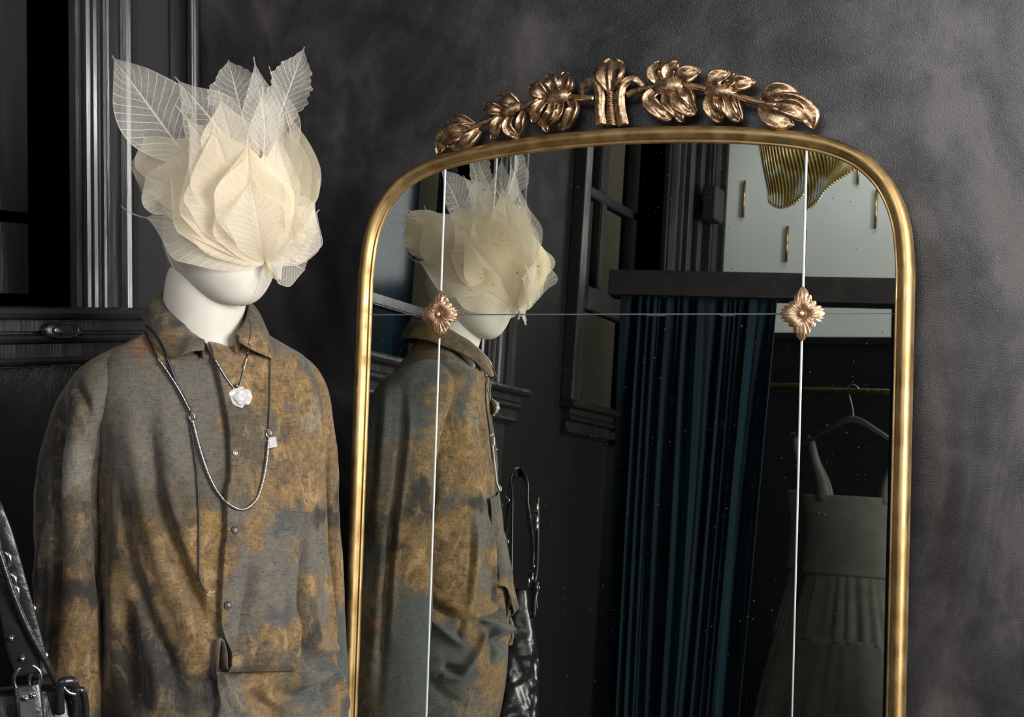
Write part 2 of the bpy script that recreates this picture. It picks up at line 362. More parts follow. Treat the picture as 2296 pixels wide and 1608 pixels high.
# outside the windows
M_EXT = mat('tan_render', (.22, .155, .085), .9); M_EXT2 = mat('grey_render', (.075, .08, .085), .9); M_BLUE = mat('blue_daylight_streak', (.10, .22, .36), .5)
setp(MB().box(-1.75, -1.7, -9, -2.05, 0, 5).build('neighbouring_wall', M_EXT, None, False), 'tan rendered wall outside the further window, seen in the mirror', 'wall')
e = MB().box(-1.75, -1.7, -2.05, 3.5, 0, 5).build('neighbouring_wall', M_EXT2, None, False); setp(e, 'grey rendered wall outside the window behind the mannequin', 'wall')
e = MB().box(-1.29, -1.25, -1.47, -1.44, 0, 3.4).box(-1.29, -1.27, -1.44, -1.41, 0, 3.4).box(-1.29, -1.25, -1.41, -1.375, 0, 3.4).build('blue_light_strip', M_BLUE, None, False)  # added boards; their blue stands in for daylight streaking the window
setp(e, 'pale blue strip added outside the window behind the mannequin for its streak of blue daylight', 'blue_light_strip')
# oval latch plate on the apron and its screw
def oval(rx, rz, n=40): return [(rx * math.cos(a) if abs(math.cos(a)) < 0 else math.copysign(min(abs(rx * 1.25 * math.cos(a)), rx) if False else rx * abs(math.cos(a)) ** .65, math.cos(a)), rz * math.copysign(abs(math.sin(a)) ** .8, math.sin(a))) for a in np.linspace(0, 2 * math.pi, n, endpoint=False)]
pc = hitp(ray(131, 741), (XL + .03, 0, 0), (1, 0, 0))
pl = MB(); yc, zc = pc[1], pc[2]
pl.prism(oval(.043, .0145), lambda a, b: (XL + .028, yc + a, zc + b), lambda a, b: (XL + .040, yc + a, zc + b))
pl.tube([(XL + .040, yc + a, zc + b) for a, b in oval(.040, .0125)], .0028, 8, True)
pl.prism([(a * .62, b * .62) for a, b in oval(.040, .0125)], lambda a, b: (XL + .039, yc + a, zc + b), lambda a, b: (XL + .044, yc + a, zc + b))
pl = setp(bevel(pl.build('latch_plate', M_TR), .001), 'oval black painted plate on the ledge moulding under the window', 'latch')
for px, py in ((160, 744), (178, 746)):
    p = hitp(ray(px, py), (XL + .042, 0, 0), (1, 0, 0)); MB().ell(p, .003, .004, .004).build('screw', M_TR, pl if False else None)
for o in [o for o in C.objects if o.name.startswith('screw')]:
    o.parent = pl

# ------------------------------------------------------------------ fitting-room side of the shop (seen in the mirror)
bd = np.array([0 - XL, -2.52 + 2.33]); bd = bd / np.linalg.norm(bd); bn = np.array([bd[1], -bd[0]])  # beam direction and its far side
if bn[1] > 0: bn = -bn
def bp(t, off): return np.array([XL, -2.33]) + bd * t + bn * off
BL = 2.0
bq = [bp(0, 0), bp(BL, 0), bp(BL, .12), bp(0, .12)]
struct(MB().prism([tuple(q) for q in bq], lambda x, y: (x, y, 2.049), lambda x, y: (x, y, 2.135)).build('trim_5', M_MB, None, False))
M_CURT = mat('teal_velvet', (.006, .028, .040), .75, spec=.2); _n = N(M_CURT); M_CURT.node_tree.nodes['Principled BSDF'].inputs['Sheen Weight'].default_value = .25
M_CURT.node_tree.nodes['Principled BSDF'].inputs['Sheen Tint'].default_value = (.1, .5, .7, 1)
_n.l(_n.ramp(_n.noise(_n.coord((1, 1, .1)), 25, 4), [(.3, (.0015, .005, .008)), (.7, (.004, .014, .021))]), _n.b.inputs['Base Color'])
def curtain(t0, t1a, t1b, folds, seed, label):
    rnd = np.random.RandomState(seed); nu, nv = 260, 60; V = []
    ph = rnd.rand(6) * 6.28
    for j in range(nv):
        v = j / (nv - 1); z = 2.05 - v * 2.0
        e1 = t1a + (t1b - t1a) * min(1, v * 1.35) ** 1.1
        for i in range(nu):
            u = i / (nu - 1); t = t0 + .035 * v + (e1 - t0 - .035 * v) * u
            amp = .028 * (.45 + .55 * min(1, v * 6))
            a = folds * 2 * math.pi * (u + .035 * math.sin(2 * u * 6.28 + ph[0]) + .022 * math.sin(3.3 * u * 6.28 + ph[3]) + .016 * math.sin(v * 3.4 + ph[1] + u * 9))
            d = amp * (.75 + .5 * math.sin(u * 17 + ph[4])) * math.sin(a) + .35 * amp * math.sin(1.7 * a + ph[2] + 2.5 * v) + .2 * amp * math.sin(3.1 * a + v * 2)
            p = bp(t, .055 + d); V.append((p[0], p[1], z))
    o = thick(mesh('curtain', V, gridf(nu, nv), M_CURT), .003)
    return setp(o, label, 'curtain')
def bt(px, py):
    h = hitp(raym(px, py), (*bp(0, .055), 0), (*bn, 0)); return (h[:2] - np.array([XL, -2.33])) @ bd
curtain(bt(1392, 680), bt(1742, 680), bt(1655, 1600), 11, 3, 'dark teal velvet curtain hanging from the black beam, left of the dress')
curtain(bt(1964, 700), bt(2120, 700), bt(2160, 1500), 7, 5, 'narrow strip of teal velvet curtain at the right, beyond the dress')
def rp(x, y): return (x - 37, y - 8)                  # the right-hand pane sits slightly turned in its frame
# far-wall brass rods
rods = [((1671, 405), (1665, 488), 'leftmost, beside the dark corner'), ((1768, 507), (1761, 588), 'lowest of them, just below the lamp'), (rp(1963, 425), rp(1958, 512), 'rightmost, close to the mirror edge'),
        (rp(1952, 345), rp(1950, 392), 'high up at the right edge of the lamp'), (rp(1920, 385), rp(1918, 413), 'mostly hidden behind the lamp edge')]
for a, b, tx in rods:
    p = hitp(raym(*a), (0, YB + .012, 0), (0, 1, 0)); q = hitp(raym(*b), (0, YB + .012, 0), (0, 1, 0))
    if p[2] - q[2] < .14: p = q + (p - q) * .16 / (p[2] - q[2])
    p[0] = q[0] = (p[0] + q[0]) / 2
    o = MB().tube([p, q], .006, 12).build('wall_rod', M_BRASS); setp(o, 'brass rod on pale wall, ' + tx, 'rod', 'brass rods on the pale far wall')
# ribbed shell lamp
M_SHELL = mat('amber_ribbed_glass', (.42, .33, .14), .22, spec=.8); _n = N(M_SHELL)
_n.l(_n.ramp(_n.noise(_n.coord((1, 1, 1)), 9, 6, .6, .8), [(.40, (.24, .155, .035)), (.52, (.40, .30, .10)), (.64, (.58, .60, .54))]), _n.b.inputs['Base Color'])
_n.bump(_n.noise(_n.coord((1, 1, 1)), 120, 3), .4, .002)
_n.b.inputs['Metallic'].default_value = .35
lampY = -3.0
top = [(1660, 240), (1720, 225), (1780, 215), (1840, 205), (1900, 200), (1960, 195), (2010, 190)]
bot = [(1716, 448), (1728, 462), (1755, 470), (1795, 455), (1822, 427), (1868, 394), (1925, 358)]
Lt = cat([hitp(raym(*p), (0, lampY, 0), (0, 1, 0)) for p in top], 300); Lb = cat([hitp(raym(*p), (0, lampY, 0), (0, 1, 0)) for p in bot], 300)
V = []
for j in range(40):
    v = j / 39
    for i in range(300):
        u = i / 299; p = Lt[i] * (1 - v) + Lb[i] * v
        # the sheet curls back at its left edge and sways where it hangs
        x = .035 * math.sin(math.pi * v) * (1 - u) ** 2 + .012 * math.sin(v * 7 + u * 5)
        y = .035 * math.sin(math.pi * min(1, u * 1.05)) + .03 * math.sin(v * 6 + 2 * u) + .0045 * math.sin(u * 2 * math.pi * 34)
        z = .004 * math.cos(u * 2 * math.pi * 34) * v
        V.append(p + np.array([x, y, z]))
lc = (Lt[150]); lamp = setp(empty('pendant_lamp', (lc[0], lampY, 3.2)), 'amber ribbed glass shell pendant lamp hanging before the pale wall', 'lamp')
thick(mesh('lamp_shade', V, gridf(300, 40), M_SHELL, lamp), .004)
MB().tube([(lc[0], lampY + .06, 3.2), (lc[0], lampY + .06, lc[2])], .006, 8).tube([Lt[40] + [0, .03, 0], Lt[150] + [0, .06, 0], Lt[260] + [0, .03, 0]], .008, 8).build('lamp_stem', M_BRASS, lamp)
# black speaker box
p = hitp(raym(1588, 460), (XL + .05, 0, 0), (1, 0, 0))
sp = setp(empty('wall_speaker', p), 'small black box mounted high on the black mouldings by the pale wall', 'speaker')
bevel(MB().box(XL + .04, XL + .10, p[1] - .055, p[1] + .055, p[2] - .07, p[2] + .07).build('speaker_body', M_MB, sp, False), .01, 3)
MB().box(XL, XL + .05, p[1] - .02, p[1] + .02, p[2] - .02, p[2] + .02).tube([(XL + .05, p[1], p[2] + .07), (XL + .045, p[1] - .01, p[2] + .25), (XL + .042, p[1], 3.2)], .003, 6).build('speaker_bracket', M_MB, sp, False)

# clothes rail, hanger and dress
DY = -2.95
def dpt(x, y, off=0.0):
    return hitp(raym(x - 37, y - 8), (0, DY + off, 0), (0, 1, 0))
M_DRESS = mat('olive_grey_cotton', (.16, .165, .14), .85, spec=.15); _n = N(M_DRESS)
_n.l(_n.ramp(_n.noise(_n.coord(), 14, 5), [(.3, (.14, .145, .122)), (.7, (.19, .195, .165))]), _n.b.inputs['Base Color']); _n.bump(_n.noise(_n.coord(), 400, 2), .2, .0006)
M_HANG = mat('dark_plastic_hanger', (.03, .03, .035), .4)
hk = dpt(1912, 872); rail_z = hk[2] - .006
rl = setp(empty('clothes_rail', (XL, DY, rail_z)), 'dull brass clothes rail running behind the curtain', 'rail')
MB().tube([(XL, DY, rail_z), (1.0, DY, rail_z)], .010, 10).build('rail_tube', M_BRASS, rl)
MB().tube([(1.0, DY, 0), (1.0, DY, rail_z + .01)], .014, 10).build('rail_post', M_BRASS, rl)
hg = setp(empty('clothes_hanger', hk), 'dark moulded hanger holding the olive dress on the rail', 'hanger')
sh = dpt(1912, 940)
c0 = np.array([hk[0], DY, rail_z])
hookp = [c0 + [.022 * math.sin(a), 0, .022 * math.cos(a)] for a in np.linspace(1.9, -2.6, 16)]
hookp += [np.array([sh[0] + .0, DY, sh[2] + .03]), np.array([sh[0], DY, sh[2] - .005])]
MB().tube(cat(hookp, 40), .0025, 8).build('hanger_hook', M_DSILV, hg)
hl = dpt(1795, 1000); hr = dpt(2030, 1010)
arm = cat([hl, dpt(1855, 965), [sh[0], DY, sh[2]], dpt(1970, 968), hr], 40); arm[:, 1] = DY
a_ = MB(); Vh = []
for i, q in enumerate(arm):
    hh = .014 - .006 * abs(i / 39 - .5) * 2
    for dy, dz in ((-.018, -hh), (.018, -hh), (.014, hh), (-.014, hh)): Vh.append(q + [0, dy, dz])
a_.add(Vh, [(j * 4 + i, j * 4 + (i + 1) % 4, (j + 1) * 4 + (i + 1) % 4, (j + 1) * 4 + i) for j in range(39) for i in range(4)] + [(3, 2, 1, 0), (156, 157, 158, 159)])
bevel(a_.build('hanger_shoulders', M_HANG, hg), .004)
dr = setp(empty('dress', dpt(1905, 1300)), 'olive grey dress with wide straps, fitted bodice and tiered gathered skirt on a hanger', 'dress')
# dress body: closed loft; rows give left, right picture edges at the hanging plane
rows = [(1112, 1800, 2040, .035, 0), (1180, 1808, 2032, .05, 0), (1230, 1806, 2034, .055, 0), (1290, 1800, 2040, .06, 0)]
def loft(rows, n=120, pleat=0, seed=1, rate=26):
    V = []; zs = []
    R = cat([(a, b, c, d) for a, b, c, d, _ in rows], 34)
    rnd = np.random.RandomState(seed); ph = rnd.rand(3) * 6
    for k, (yy, xl, xr, dp) in enumerate(R):
        a = dpt(xl, yy); b = dpt(xr, yy); cx = (a[0] + b[0]) / 2; hw = abs(b[0] - a[0]) / 2; z = dpt((xl + xr) / 2, yy)[2]; zs.append(z)
        v = k / (len(R) - 1)
        for i in range(n):
            th = 2 * math.pi * i / n
            rr = 1 + pleat * (.3 + .7 * v) * (math.sin(th * rate + ph[0] + 2.2 * math.sin(3 * th + ph[2]) + 1.3 * math.sin(7 * th) + .8 * v * math.sin(5 * th)) * (.7 + .4 * math.sin(5 * th + ph[1])) + .6 * math.sin(round(rate * .37) * th + ph[1] + v))
            V.append((cx + hw * math.cos(th) * (1 + (rr - 1) * .4), DY + dp * math.sin(th) + (rr - 1) * .05 * math.sin(th), z))
    return V, gridf(n, len(R), True)
V, Fc = loft(rows); thick(mesh('bodice', V, Fc, M_DRESS, dr), .003)
rows = [(1285, 1812, 2030, .055, 0), (1340, 1800, 2042, .065, 0), (1400, 1786, 2060, .075, 0), (1440, 1775, 2070, .085, 0)]
V, Fc = loft(rows, 260, .10, 2, 30); thick(mesh('upper_skirt', V, Fc, M_DRESS, dr), .002)
rows = [(1432, 1778, 2068, .085, 0), (1500, 1758, 2090, .10, 0), (1600, 1735, 2120, .13, 0), (1800, 1700, 2160, .17, 0), (1950, 1680, 2180, .19, 0)]
V, Fc = loft(rows, 300, .13, 3, 22); thick(mesh('lower_skirt', V, Fc, M_DRESS, dr), .002)
for pts in ([(1817, 978, 1800, 12), (1828, 1030, 0, 14), (1845, 1080, 0, 20), (1852, 1125, 0, 24)], [(2012, 995, 0, 12), (2004, 1040, 0, 14), (1992, 1090, 0, 20), (1990, 1130, 0, 24)]):
    for off in (.03, -.03):
        P = cat([np.r_[dpt(a, b) + [0, off * min(1, k * .4), 0], d * .0011] for k, (a, b, c_, d) in enumerate(pts)], 16); V = []
        for q in P:
            for s_ in (-1, 0, 1): V.append(q[:3] + [s_ * q[3], .003 * (1 - abs(s_)), 0])
        thick(mesh('strap', V, gridf(3, 16), M_DRESS, dr), .003)

# ------------------------------------------------------------------ the leaning mirror
mir = setp(empty('floor_mirror', mw(0, -1.65)), 'tall arched gold mirror with a carved crest leaning on the dark plaster wall', 'mirror')
half = [(0, .312), (.1, .310), (.2, .304), (.29, .294), (.36, .281), (.41, .264), (.45, .241), (.484, .206), (.506, .165), (.519, .12), (.525, .06), (.526, 0)]
outer = [(-a, b) for a, b in half[::-1][:-1]] + half
outer = [(-.526, -1.64), (-.526, -1.2), (-.526, -.8), (-.526, -.4)] + outer + [(.526, -.4), (.526, -.8), (.526, -1.2), (.526, -1.64)]
OUT = cat(outer, 300)
def inset(P, d):
    T = np.gradient(P, axis=0); T /= np.linalg.norm(T, axis=1)[:, None]; n_ = np.stack([T[:, 1], -T[:, 0]], 1); return P + n_ * d
def sweep(prof, P, closed_prof=True):
    V = []; n = len(prof)
    cols = [inset(P, a) for a, _ in prof]
    for i in range(len(P)):
        for k, (a, h) in enumerate(prof): V.append(mw(cols[k][i][0], cols[k][i][1], h))
    m_ = n if closed_prof else n - 1
    Fc = [(j * n + i, j * n + (i + 1) % n, (j + 1) * n + (i + 1) % n, (j + 1) * n + i) for j in range(len(P) - 1) for i in range(m_)]
    Fc += [tuple(range(n)), tuple((len(P) - 1) * n + i for i in range(n))[::-1]]
    return V, Fc
tubep = [(.0115 - .0115 * math.cos(a), .004 + .0125 * math.sin(a)) for a in np.linspace(-.25, math.pi - .1, 16)]
prof = [(.002, -.026), (.001, -.004)] + tubep + [(.0245, .0035), (.0262, .005), (.0278, .0045), (.029, .001), (.0292, -.004), (.0292, -.026)]
V, Fc = sweep(prof, OUT); mesh('mirror_frame', V, Fc, M_FRAME, mir)
V, Fc = sweep([(.0, .0), (.0, .013), (.013, .017), (.026, .013), (.026, 0)], np.array([(-.526 + 1.052 * i / 20, -1.64) for i in range(21)])[::-1]); mesh('bottom_rail', V, Fc, M_FRAME, mir)
def glass_mat():
    m = mat('antiqued_mirror_glass', (.76, .785, .74), .012, 1.0); n = N(m); c = n.coord()
    def spots(sc, r0, dens):
        vo = n.n('ShaderNodeTexVoronoi'); vo.inputs['Scale'].default_value = sc; n.l(c, vo.inputs['Vector'])
        sep = n.n('ShaderNodeSeparateColor'); n.l(vo.outputs['Color'], sep.inputs[0])
        keep = n.math('LESS_THAN', sep.outputs[0], dens); rad = n.math('MULTIPLY', n.math('ADD', sep.outputs[1], .35), r0)
        d = n.math('ADD', vo.outputs['Distance'], n.math('MULTIPLY', n.math('SUBTRACT', n.noise(c, sc * 5, 3), .5), r0 * 1.2))
        return n.math('MULTIPLY', keep, n.math('LESS_THAN', d, rad))
    clus = n.ramp(n.noise(c, 5, 3), [(.42, (.3,) * 3), (.60, (1,) * 3)])
    a = n.math('MULTIPLY', spots(95, .11, .30), n.math('GREATER_THAN', n.noise(c, 6, 2), .47)); b = spots(42, .055, .34); b2 = spots(180, .12, .06)
    f = n.math('MAXIMUM', n.math('MAXIMUM', a, b), b2)
    # silver loss creeping in along the joints
    sep = n.n('ShaderNodeSeparateXYZ'); n.l(c, sep.inputs[0])
    j = n.math('ABSOLUTE', n.math('SUBTRACT', sep.outputs[2], 1.65 * math.cos(T_) - .019 * math.cos(T_)))
    patch = n.math('GREATER_THAN', n.noise(n.coord((2.2, 1, 12)), 6, 4, .5), .64)
    f = n.math('MAXIMUM', f, n.math('MULTIPLY', n.math('LESS_THAN', j, .0035), patch))
    f = n.math('MULTIPLY', f, .9)
    d = n.n('ShaderNodeBsdfDiffuse'); d.inputs[0].default_value = (.055, .052, .045, 1); mx = n.n('ShaderNodeMixShader')
    n.l(f, mx.inputs[0]); n.l(n.b.outputs[0], mx.inputs[1]); n.l(d.outputs[0], mx.inputs[2]); n.l(mx.outputs[0], n.t.nodes['Material Output'].inputs[0])
    return m
M_MIR = glass_mat()
inn = inset(OUT, .0275)
def topv(u): k = np.argsort(inn[:, 0]); return float(np.interp(u, inn[k, 0], inn[k, 1])) if abs(u) < .4965 else -.1
VS = -.019; UD = .3455
def pane(u0, u1, v0, top, yawd, pitd):
    us = np.linspace(u0, u1, 60); poly = []
    if top is None:
        sel = [tuple(p) for p in inn if u0 < p[0] < u1 and p[1] > v0]
        sel.sort(key=lambda p: math.atan2(p[1] + .4, -p[0])) if False else None
        poly = sel
        if u0 > -.49: poly = [(u0, topv(u0))] + poly
        if u1 < .49: poly = poly + [(u1, topv(u1))]
        lo0 = u0 if u0 > -.49 else poly[0][0]; lo1 = u1 if u1 < .49 else poly[-1][0]
        poly = poly + [(lo1, v0), (lo0, v0)]
    else:
        a = max(u0, -.4985); b = min(u1, .4985); poly = [(a, top), (b, top), (b, v0), (a, v0)]
    piv = u0 if u0 > 0 else u1
    V = [mw(u, v, math.tan(math.radians(yawd)) * (u - piv) + math.tan(math.radians(pitd)) * (v - VS)) for u, v in poly]
    V2 = [p - .004 * MN for p in V]; n = len(V)
    return mesh('mirror_pane', V + V2, [tuple(range(n))[::-1], tuple(range(n, 2 * n))] + [(i, (i + 1) % n, n + (i + 1) % n, n + i) for i in range(n)], M_MIR, mir, False)
g_ = .0004
for u0, u1, yw, pt in ((-.52, -UD, .05, 0), (-UD, UD, 0, 0), (UD, .52, .57, -.13)):
    pane(u0 + g_, u1 - g_, VS + .0006, None, yw, pt); pane(u0 + g_, u1 - g_, -1.615, VS - .0006, yw, pt)
bk = MB(); q = [(-.515, -1.63), (.515, -1.63), (.515, .1), (.46, .2), (.36, .262), (.2, .288), (0, .295), (-.2, .288), (-.36, .262), (-.46, .2), (-.515, .1)]
bk.prism(q, lambda a, b: mw(a, b, -.024), lambda a, b: mw(a, b, -.012)); bk.build('backing_board', M_MB, mir, False)
M_DIV = mat('painted_bevel_glint', (.50, .54, .58), .45, .1, spec=.6)  # pale diffuse colour stands in for the bevels catching window light
for sx in (-1, 1):
    pts = [(-.0022, .0), (-.0009, .0018), (.0009, .0018), (.0022, .0)]; u = sx * UD; vt = topv(u) + .002
    MB().prism(pts, lambda a, h: mw(u + a, -1.615, h), lambda a, h: mw(u + a, vt, h)).build('divider', M_DIV, mir, False)
M_DIVH = mat('grey_joint_line', (.16, .17, .17), .4, .3)
MB().prism([(-.0011, 0), (0, .001), (.0011, 0)], lambda a, h: mw(-.4985, VS + a, h), lambda a, h: mw(.4985, VS + a, h)).build('divider', M_DIVH, mir, False)

def petal(mb, pts, width, h0=.008, lift=.010, cup=.006, rib=.0035, nu=13, nv=22, tipw=.12, basew=.45, fold=0.0, peak=.5, th=.006, rnd=.8):
    """carved lobe: pts are (across, up) on the mirror plane, a channel with raised rims and a middle rib"""
    P = cat(pts, nv); T = np.gradient(P, axis=0); T /= np.linalg.norm(T, axis=1)[:, None]; Nn = np.stack([-T[:, 1], T[:, 0]], 1); V = []; B = []
    for j in range(nv):
        t = j / (nv - 1); x = min(1, t / peak) if t < peak else 1 - (t - peak) / (1 - peak)
        wv = (basew + (1 - basew) * math.sin(x * math.pi / 2)) if t < peak else (tipw + (1 - tipw) * math.sin(x * math.pi / 2) ** .7)
        wv *= width * math.sqrt(max(0, 1 - max(0, (t - rnd) / (1 - rnd)) ** 2) * .97 + .03)
        zz = h0 + lift * math.sin(math.pi * (t * .85 + .1)) - .004 * max(0, t - .8) * 5 * .5
        for i in range(nu):
            c = -1 + 2 * i / (nu - 1); q = P[j] + Nn[j] * c * wv
            ch = cup * (abs(c) ** 1.6) * math.sin(math.pi * min(1, t * 1.15 + .08)) if t < .9 else cup * abs(c) ** 1.6 * .5
            edge = -.006 * max(0, abs(c) - .82) / .18
            r = rib * math.exp(-(c / .16) ** 2) * (1 - .5 * t)
            V.append(mw(q[0], q[1], zz + ch + edge + r + fold * c))
            B.append(mw(q[0], q[1], max(.0, zz - th - .004 * (1 - abs(c)))))
    n = len(V); g = gridf(nu, nv); F2 = [tuple(i + n for i in f[::-1]) for f in g]
    ed = [i for i in range(nu)] + [j * nu + nu - 1 for j in range(1, nv)] + [(nv - 1) * nu + i for i in range(nu - 2, -1, -1)] + [j * nu for j in range(nv - 2, 0, -1)]
    side = [(ed[(k + 1) % len(ed)], ed[k], ed[k] + n, ed[(k + 1) % len(ed)] + n) for k in range(len(ed))]
    mb.add(V + B, g + F2 + side)
crest = setp(MB().prism([(-.02, .29), (.02, .29), (.02, .31), (-.02, .31)], lambda a, b: mw(a, b, -.004), lambda a, b: mw(a, b, .004)).build('crest', M_CREST, mir, False))
def pp(*px): return [mloc(*q) for q in px]
def stem(px, r=.006):
    m_ = MB(); P = cat(pp(*px), 24); m_.tube([mw(a, b, .012) for a, b in P], r, 10, ax=MN); m_.build('crest_stem', M_CREST, crest)
K = 1 / 1240.0
def lobes(name, ls, hub=None):
    m_ = MB()
    for l in ls:
        pts, wd = l[0], l[1] * 1.32; kw = dict(l[2]) if len(l) > 2 else {}; kw.setdefault('rib', .0018); kw.setdefault('cup', .0105); kw.setdefault('basew', .55)
        petal(m_, pp(*pts), wd * K, **kw)
    if hub: 
        c = mloc(*hub[0]); m_.ell(mw(c[0], c[1], .012), hub[1] * K, hub[2] * 1.35 * K, .011, [np.array([math.cos(hub[3]), 0, 0]) + math.sin(hub[3]) * MV, -math.sin(hub[3]) * np.array([1, 0, 0]) + math.cos(hub[3]) * MV, MN], 20, 12)
    o = m_.build(name, M_CREST, crest); return o
stem([(1215, 226), (1180, 242), (1150, 251), (1110, 270), (1070, 287), (1040, 300)])
stem([(1240, 215), (1286, 221), (1312, 223), (1338, 224)])
stem([(1411, 217), (1430, 208), (1463, 200), (1490, 196)])
stem([(1540, 196), (1565, 199), (1600, 206)], .0065)
stem([(1640, 214), (1675, 225), (1708, 233), (1745, 239)], .0062)
lobes('crest_leaf', [([(1074, 286), (1040, 272), (1004, 283)], 10), ([(1080, 284), (1035, 300), (1000, 315), (987, 350)], 17, dict(basew=.3, peak=.6, tipw=.3)), ([(1080, 292), (1060, 318), (1016, 338)], 13), ([(1052, 300), (1020, 318), (1012, 336)], 11)])
lobes('crest_leaf', [([(1135, 252), (1112, 248), (1086, 238)], 12), ([(1168, 240), (1145, 225), (1120, 217)], 14), ([(1135, 262), (1122, 288), (1108, 316)], 12, dict(tipw=.3)), ([(1152, 262), (1148, 292), (1165, 311)], 10, dict(tipw=.5)), ([(1180, 250), (1178, 272), (1170, 296), (1162, 308)], 8, dict(tipw=.4))], ((1152, 250), 32, 12, .35))
lobes('crest_leaf', [([(1228, 218), (1212, 205), (1193, 192)], 15), ([(1247, 208), (1246, 188), (1234, 168)], 12, dict(tipw=.35)), ([(1266, 212), (1272, 190), (1272, 163)], 14, dict(tipw=.35)), ([(1276, 214), (1289, 196), (1276, 168)], 6), ([(1228, 228), (1212, 252), (1200, 280)], 12, dict(tipw=.3)), ([(1244, 230), (1242, 262), (1208, 286)], 10), ([(1264, 230), (1262, 258), (1228, 282), (1232, 298)], 9, dict(tipw=.6)), ([(1282, 226), (1294, 246), (1278, 276), (1256, 292)], 11, dict(tipw=.5))], ((1256, 220), 36, 15, .1))
lobes('crest_leaf', [([(1484, 192), (1474, 165), (1484, 140)], 13, dict(tipw=.5)), ([(1506, 188), (1508, 162), (1523, 140)], 13, dict(tipw=.4)), ([(1522, 192), (1545, 172), (1576, 160)], 15), ([(1480, 203), (1462, 225), (1482, 252), (1508, 270)], 13, dict(tipw=.55)), ([(1496, 208), (1502, 232), (1522, 255), (1532, 275)], 10, dict(tipw=.8, basew=.5)), ([(1514, 204), (1526, 232), (1544, 248), (1562, 258)], 13, dict(tipw=.4)), ([(1532, 200), (1550, 218), (1554, 240), (1566, 252)], 10, dict(tipw=.4))], ((1505, 196), 38, 17, .0))
lobes('crest_leaf', [([(1594, 204), (1612, 180), (1642, 166)], 14), ([(1622, 204), (1646, 190), (1654, 166)], 7, dict(tipw=.4)), ([(1636, 206), (1662, 192), (1698, 186)], 13), ([(1595, 214), (1600, 246), (1616, 276)], 12, dict(tipw=.5)), ([(1612, 216), (1624, 240), (1620, 272)], 8), ([(1636, 216), (1644, 246), (1662, 274)], 14, dict(tipw=.5)), ([(1652, 214), (1660, 244), (1666, 274)], 6, dict(tipw=.5))], ((1620, 209), 38, 14, -.12))
lobes('crest_leaf', [([(1708, 232), (1745, 212), (1800, 220)], 17, dict(basew=.3)), ([(1708, 234), (1775, 238), (1814, 258), (1826, 290)], 20, dict(basew=.3, tipw=.35, peak=.62)), ([(1706, 238), (1732, 264), (1784, 282)], 17, dict(basew=.3, peak=.6)), ([(1740, 244), (1790, 246), (1812, 276)], 12)])
# centre finial: bulb, ribbed column, two scrolls
m_ = MB(); petal(m_, pp((1375, 212), (1376, 185), (1377, 150), (1377, 134)), 35 * K, .010, .012, .012, .006, tipw=.98, basew=.14, peak=.60, nu=25, nv=44, rnd=.55); m_.build('crest_bulb', M_CREST, crest)
m_ = MB(); a = mloc(1375, 284); b = mloc(1374, 205); P = cat([a, b], 90); Vv = []
for j, q in enumerate(P):
    t = j / 89; wd = (13 - 4 * t) * K; ridge = .0022 * math.sin(t * 2 * math.pi * 9)
    for k in range(13):
        an = math.pi * k / 12; Vv.append(mw(q[0] + wd * math.cos(an), q[1], .004 + (.013 + ridge) * math.sin(an)))
m_.add(Vv, gridf(13, 90)); m_.build('crest_column', M_CREST, crest)
for pts in ([(1352, 284), (1350, 250), (1352, 222), (1346, 196), (1330, 186), (1314, 195), (1304, 215)], [(1402, 284), (1397, 250), (1396, 224), (1402, 196), (1420, 181), (1437, 186), (1447, 205)]):
    m_ = MB(); petal(m_, pp(*pts), 11.5 * K, .012, .008, -.004, .0, tipw=.35, basew=1.15, peak=.3, nv=40, rnd=.95); m_.build('crest_scroll', M_CREST, crest)
# rosettes
for sx in (-1, 1):
    c = np.array([sx * UD, VS]); root = MB(); k = 1.0
    for a0, L, wd in [(0, .038, .0095), (90, .046, .0105), (180, .038, .0095), (270, .046, .0105)] + [(a, .030, .0075) for a in (45, 135, 225, 315)] + [(a, .034, .0048) for a in (22, 68, 112, 158, 202, 248, 292, 338)] + [(a, .037, .0040) for a in (12, 78, 102, 168, 192, 258, 282, 348)]:
        d = np.array([math.cos(math.radians(a0)), math.sin(math.radians(a0))])
        petal(root, [c + d * .005, c + d * L * .5, c + d * L], wd, .0045, .005, .0022, .0016, 9, 12, tipw=.2, basew=.4, peak=.5, th=.005)
    root.ell(mw(c[0], c[1], .010), .0065, .0065, .0045, [np.array([1, 0, 0]), MV, MN])
    root.build('rosette', M_ROSE, mir)

# ------------------------------------------------------------------ the mannequin and its shirt
B0 = np.array([-.56, -.483, 0]); G = np.array([.862, -.508, 0]); G /= np.linalg.norm(G); SD = np.array([-G[1], G[0], 0])
def bw(s, g, z): return B0 + SD * s + G * g + np.array([0, 0, z])
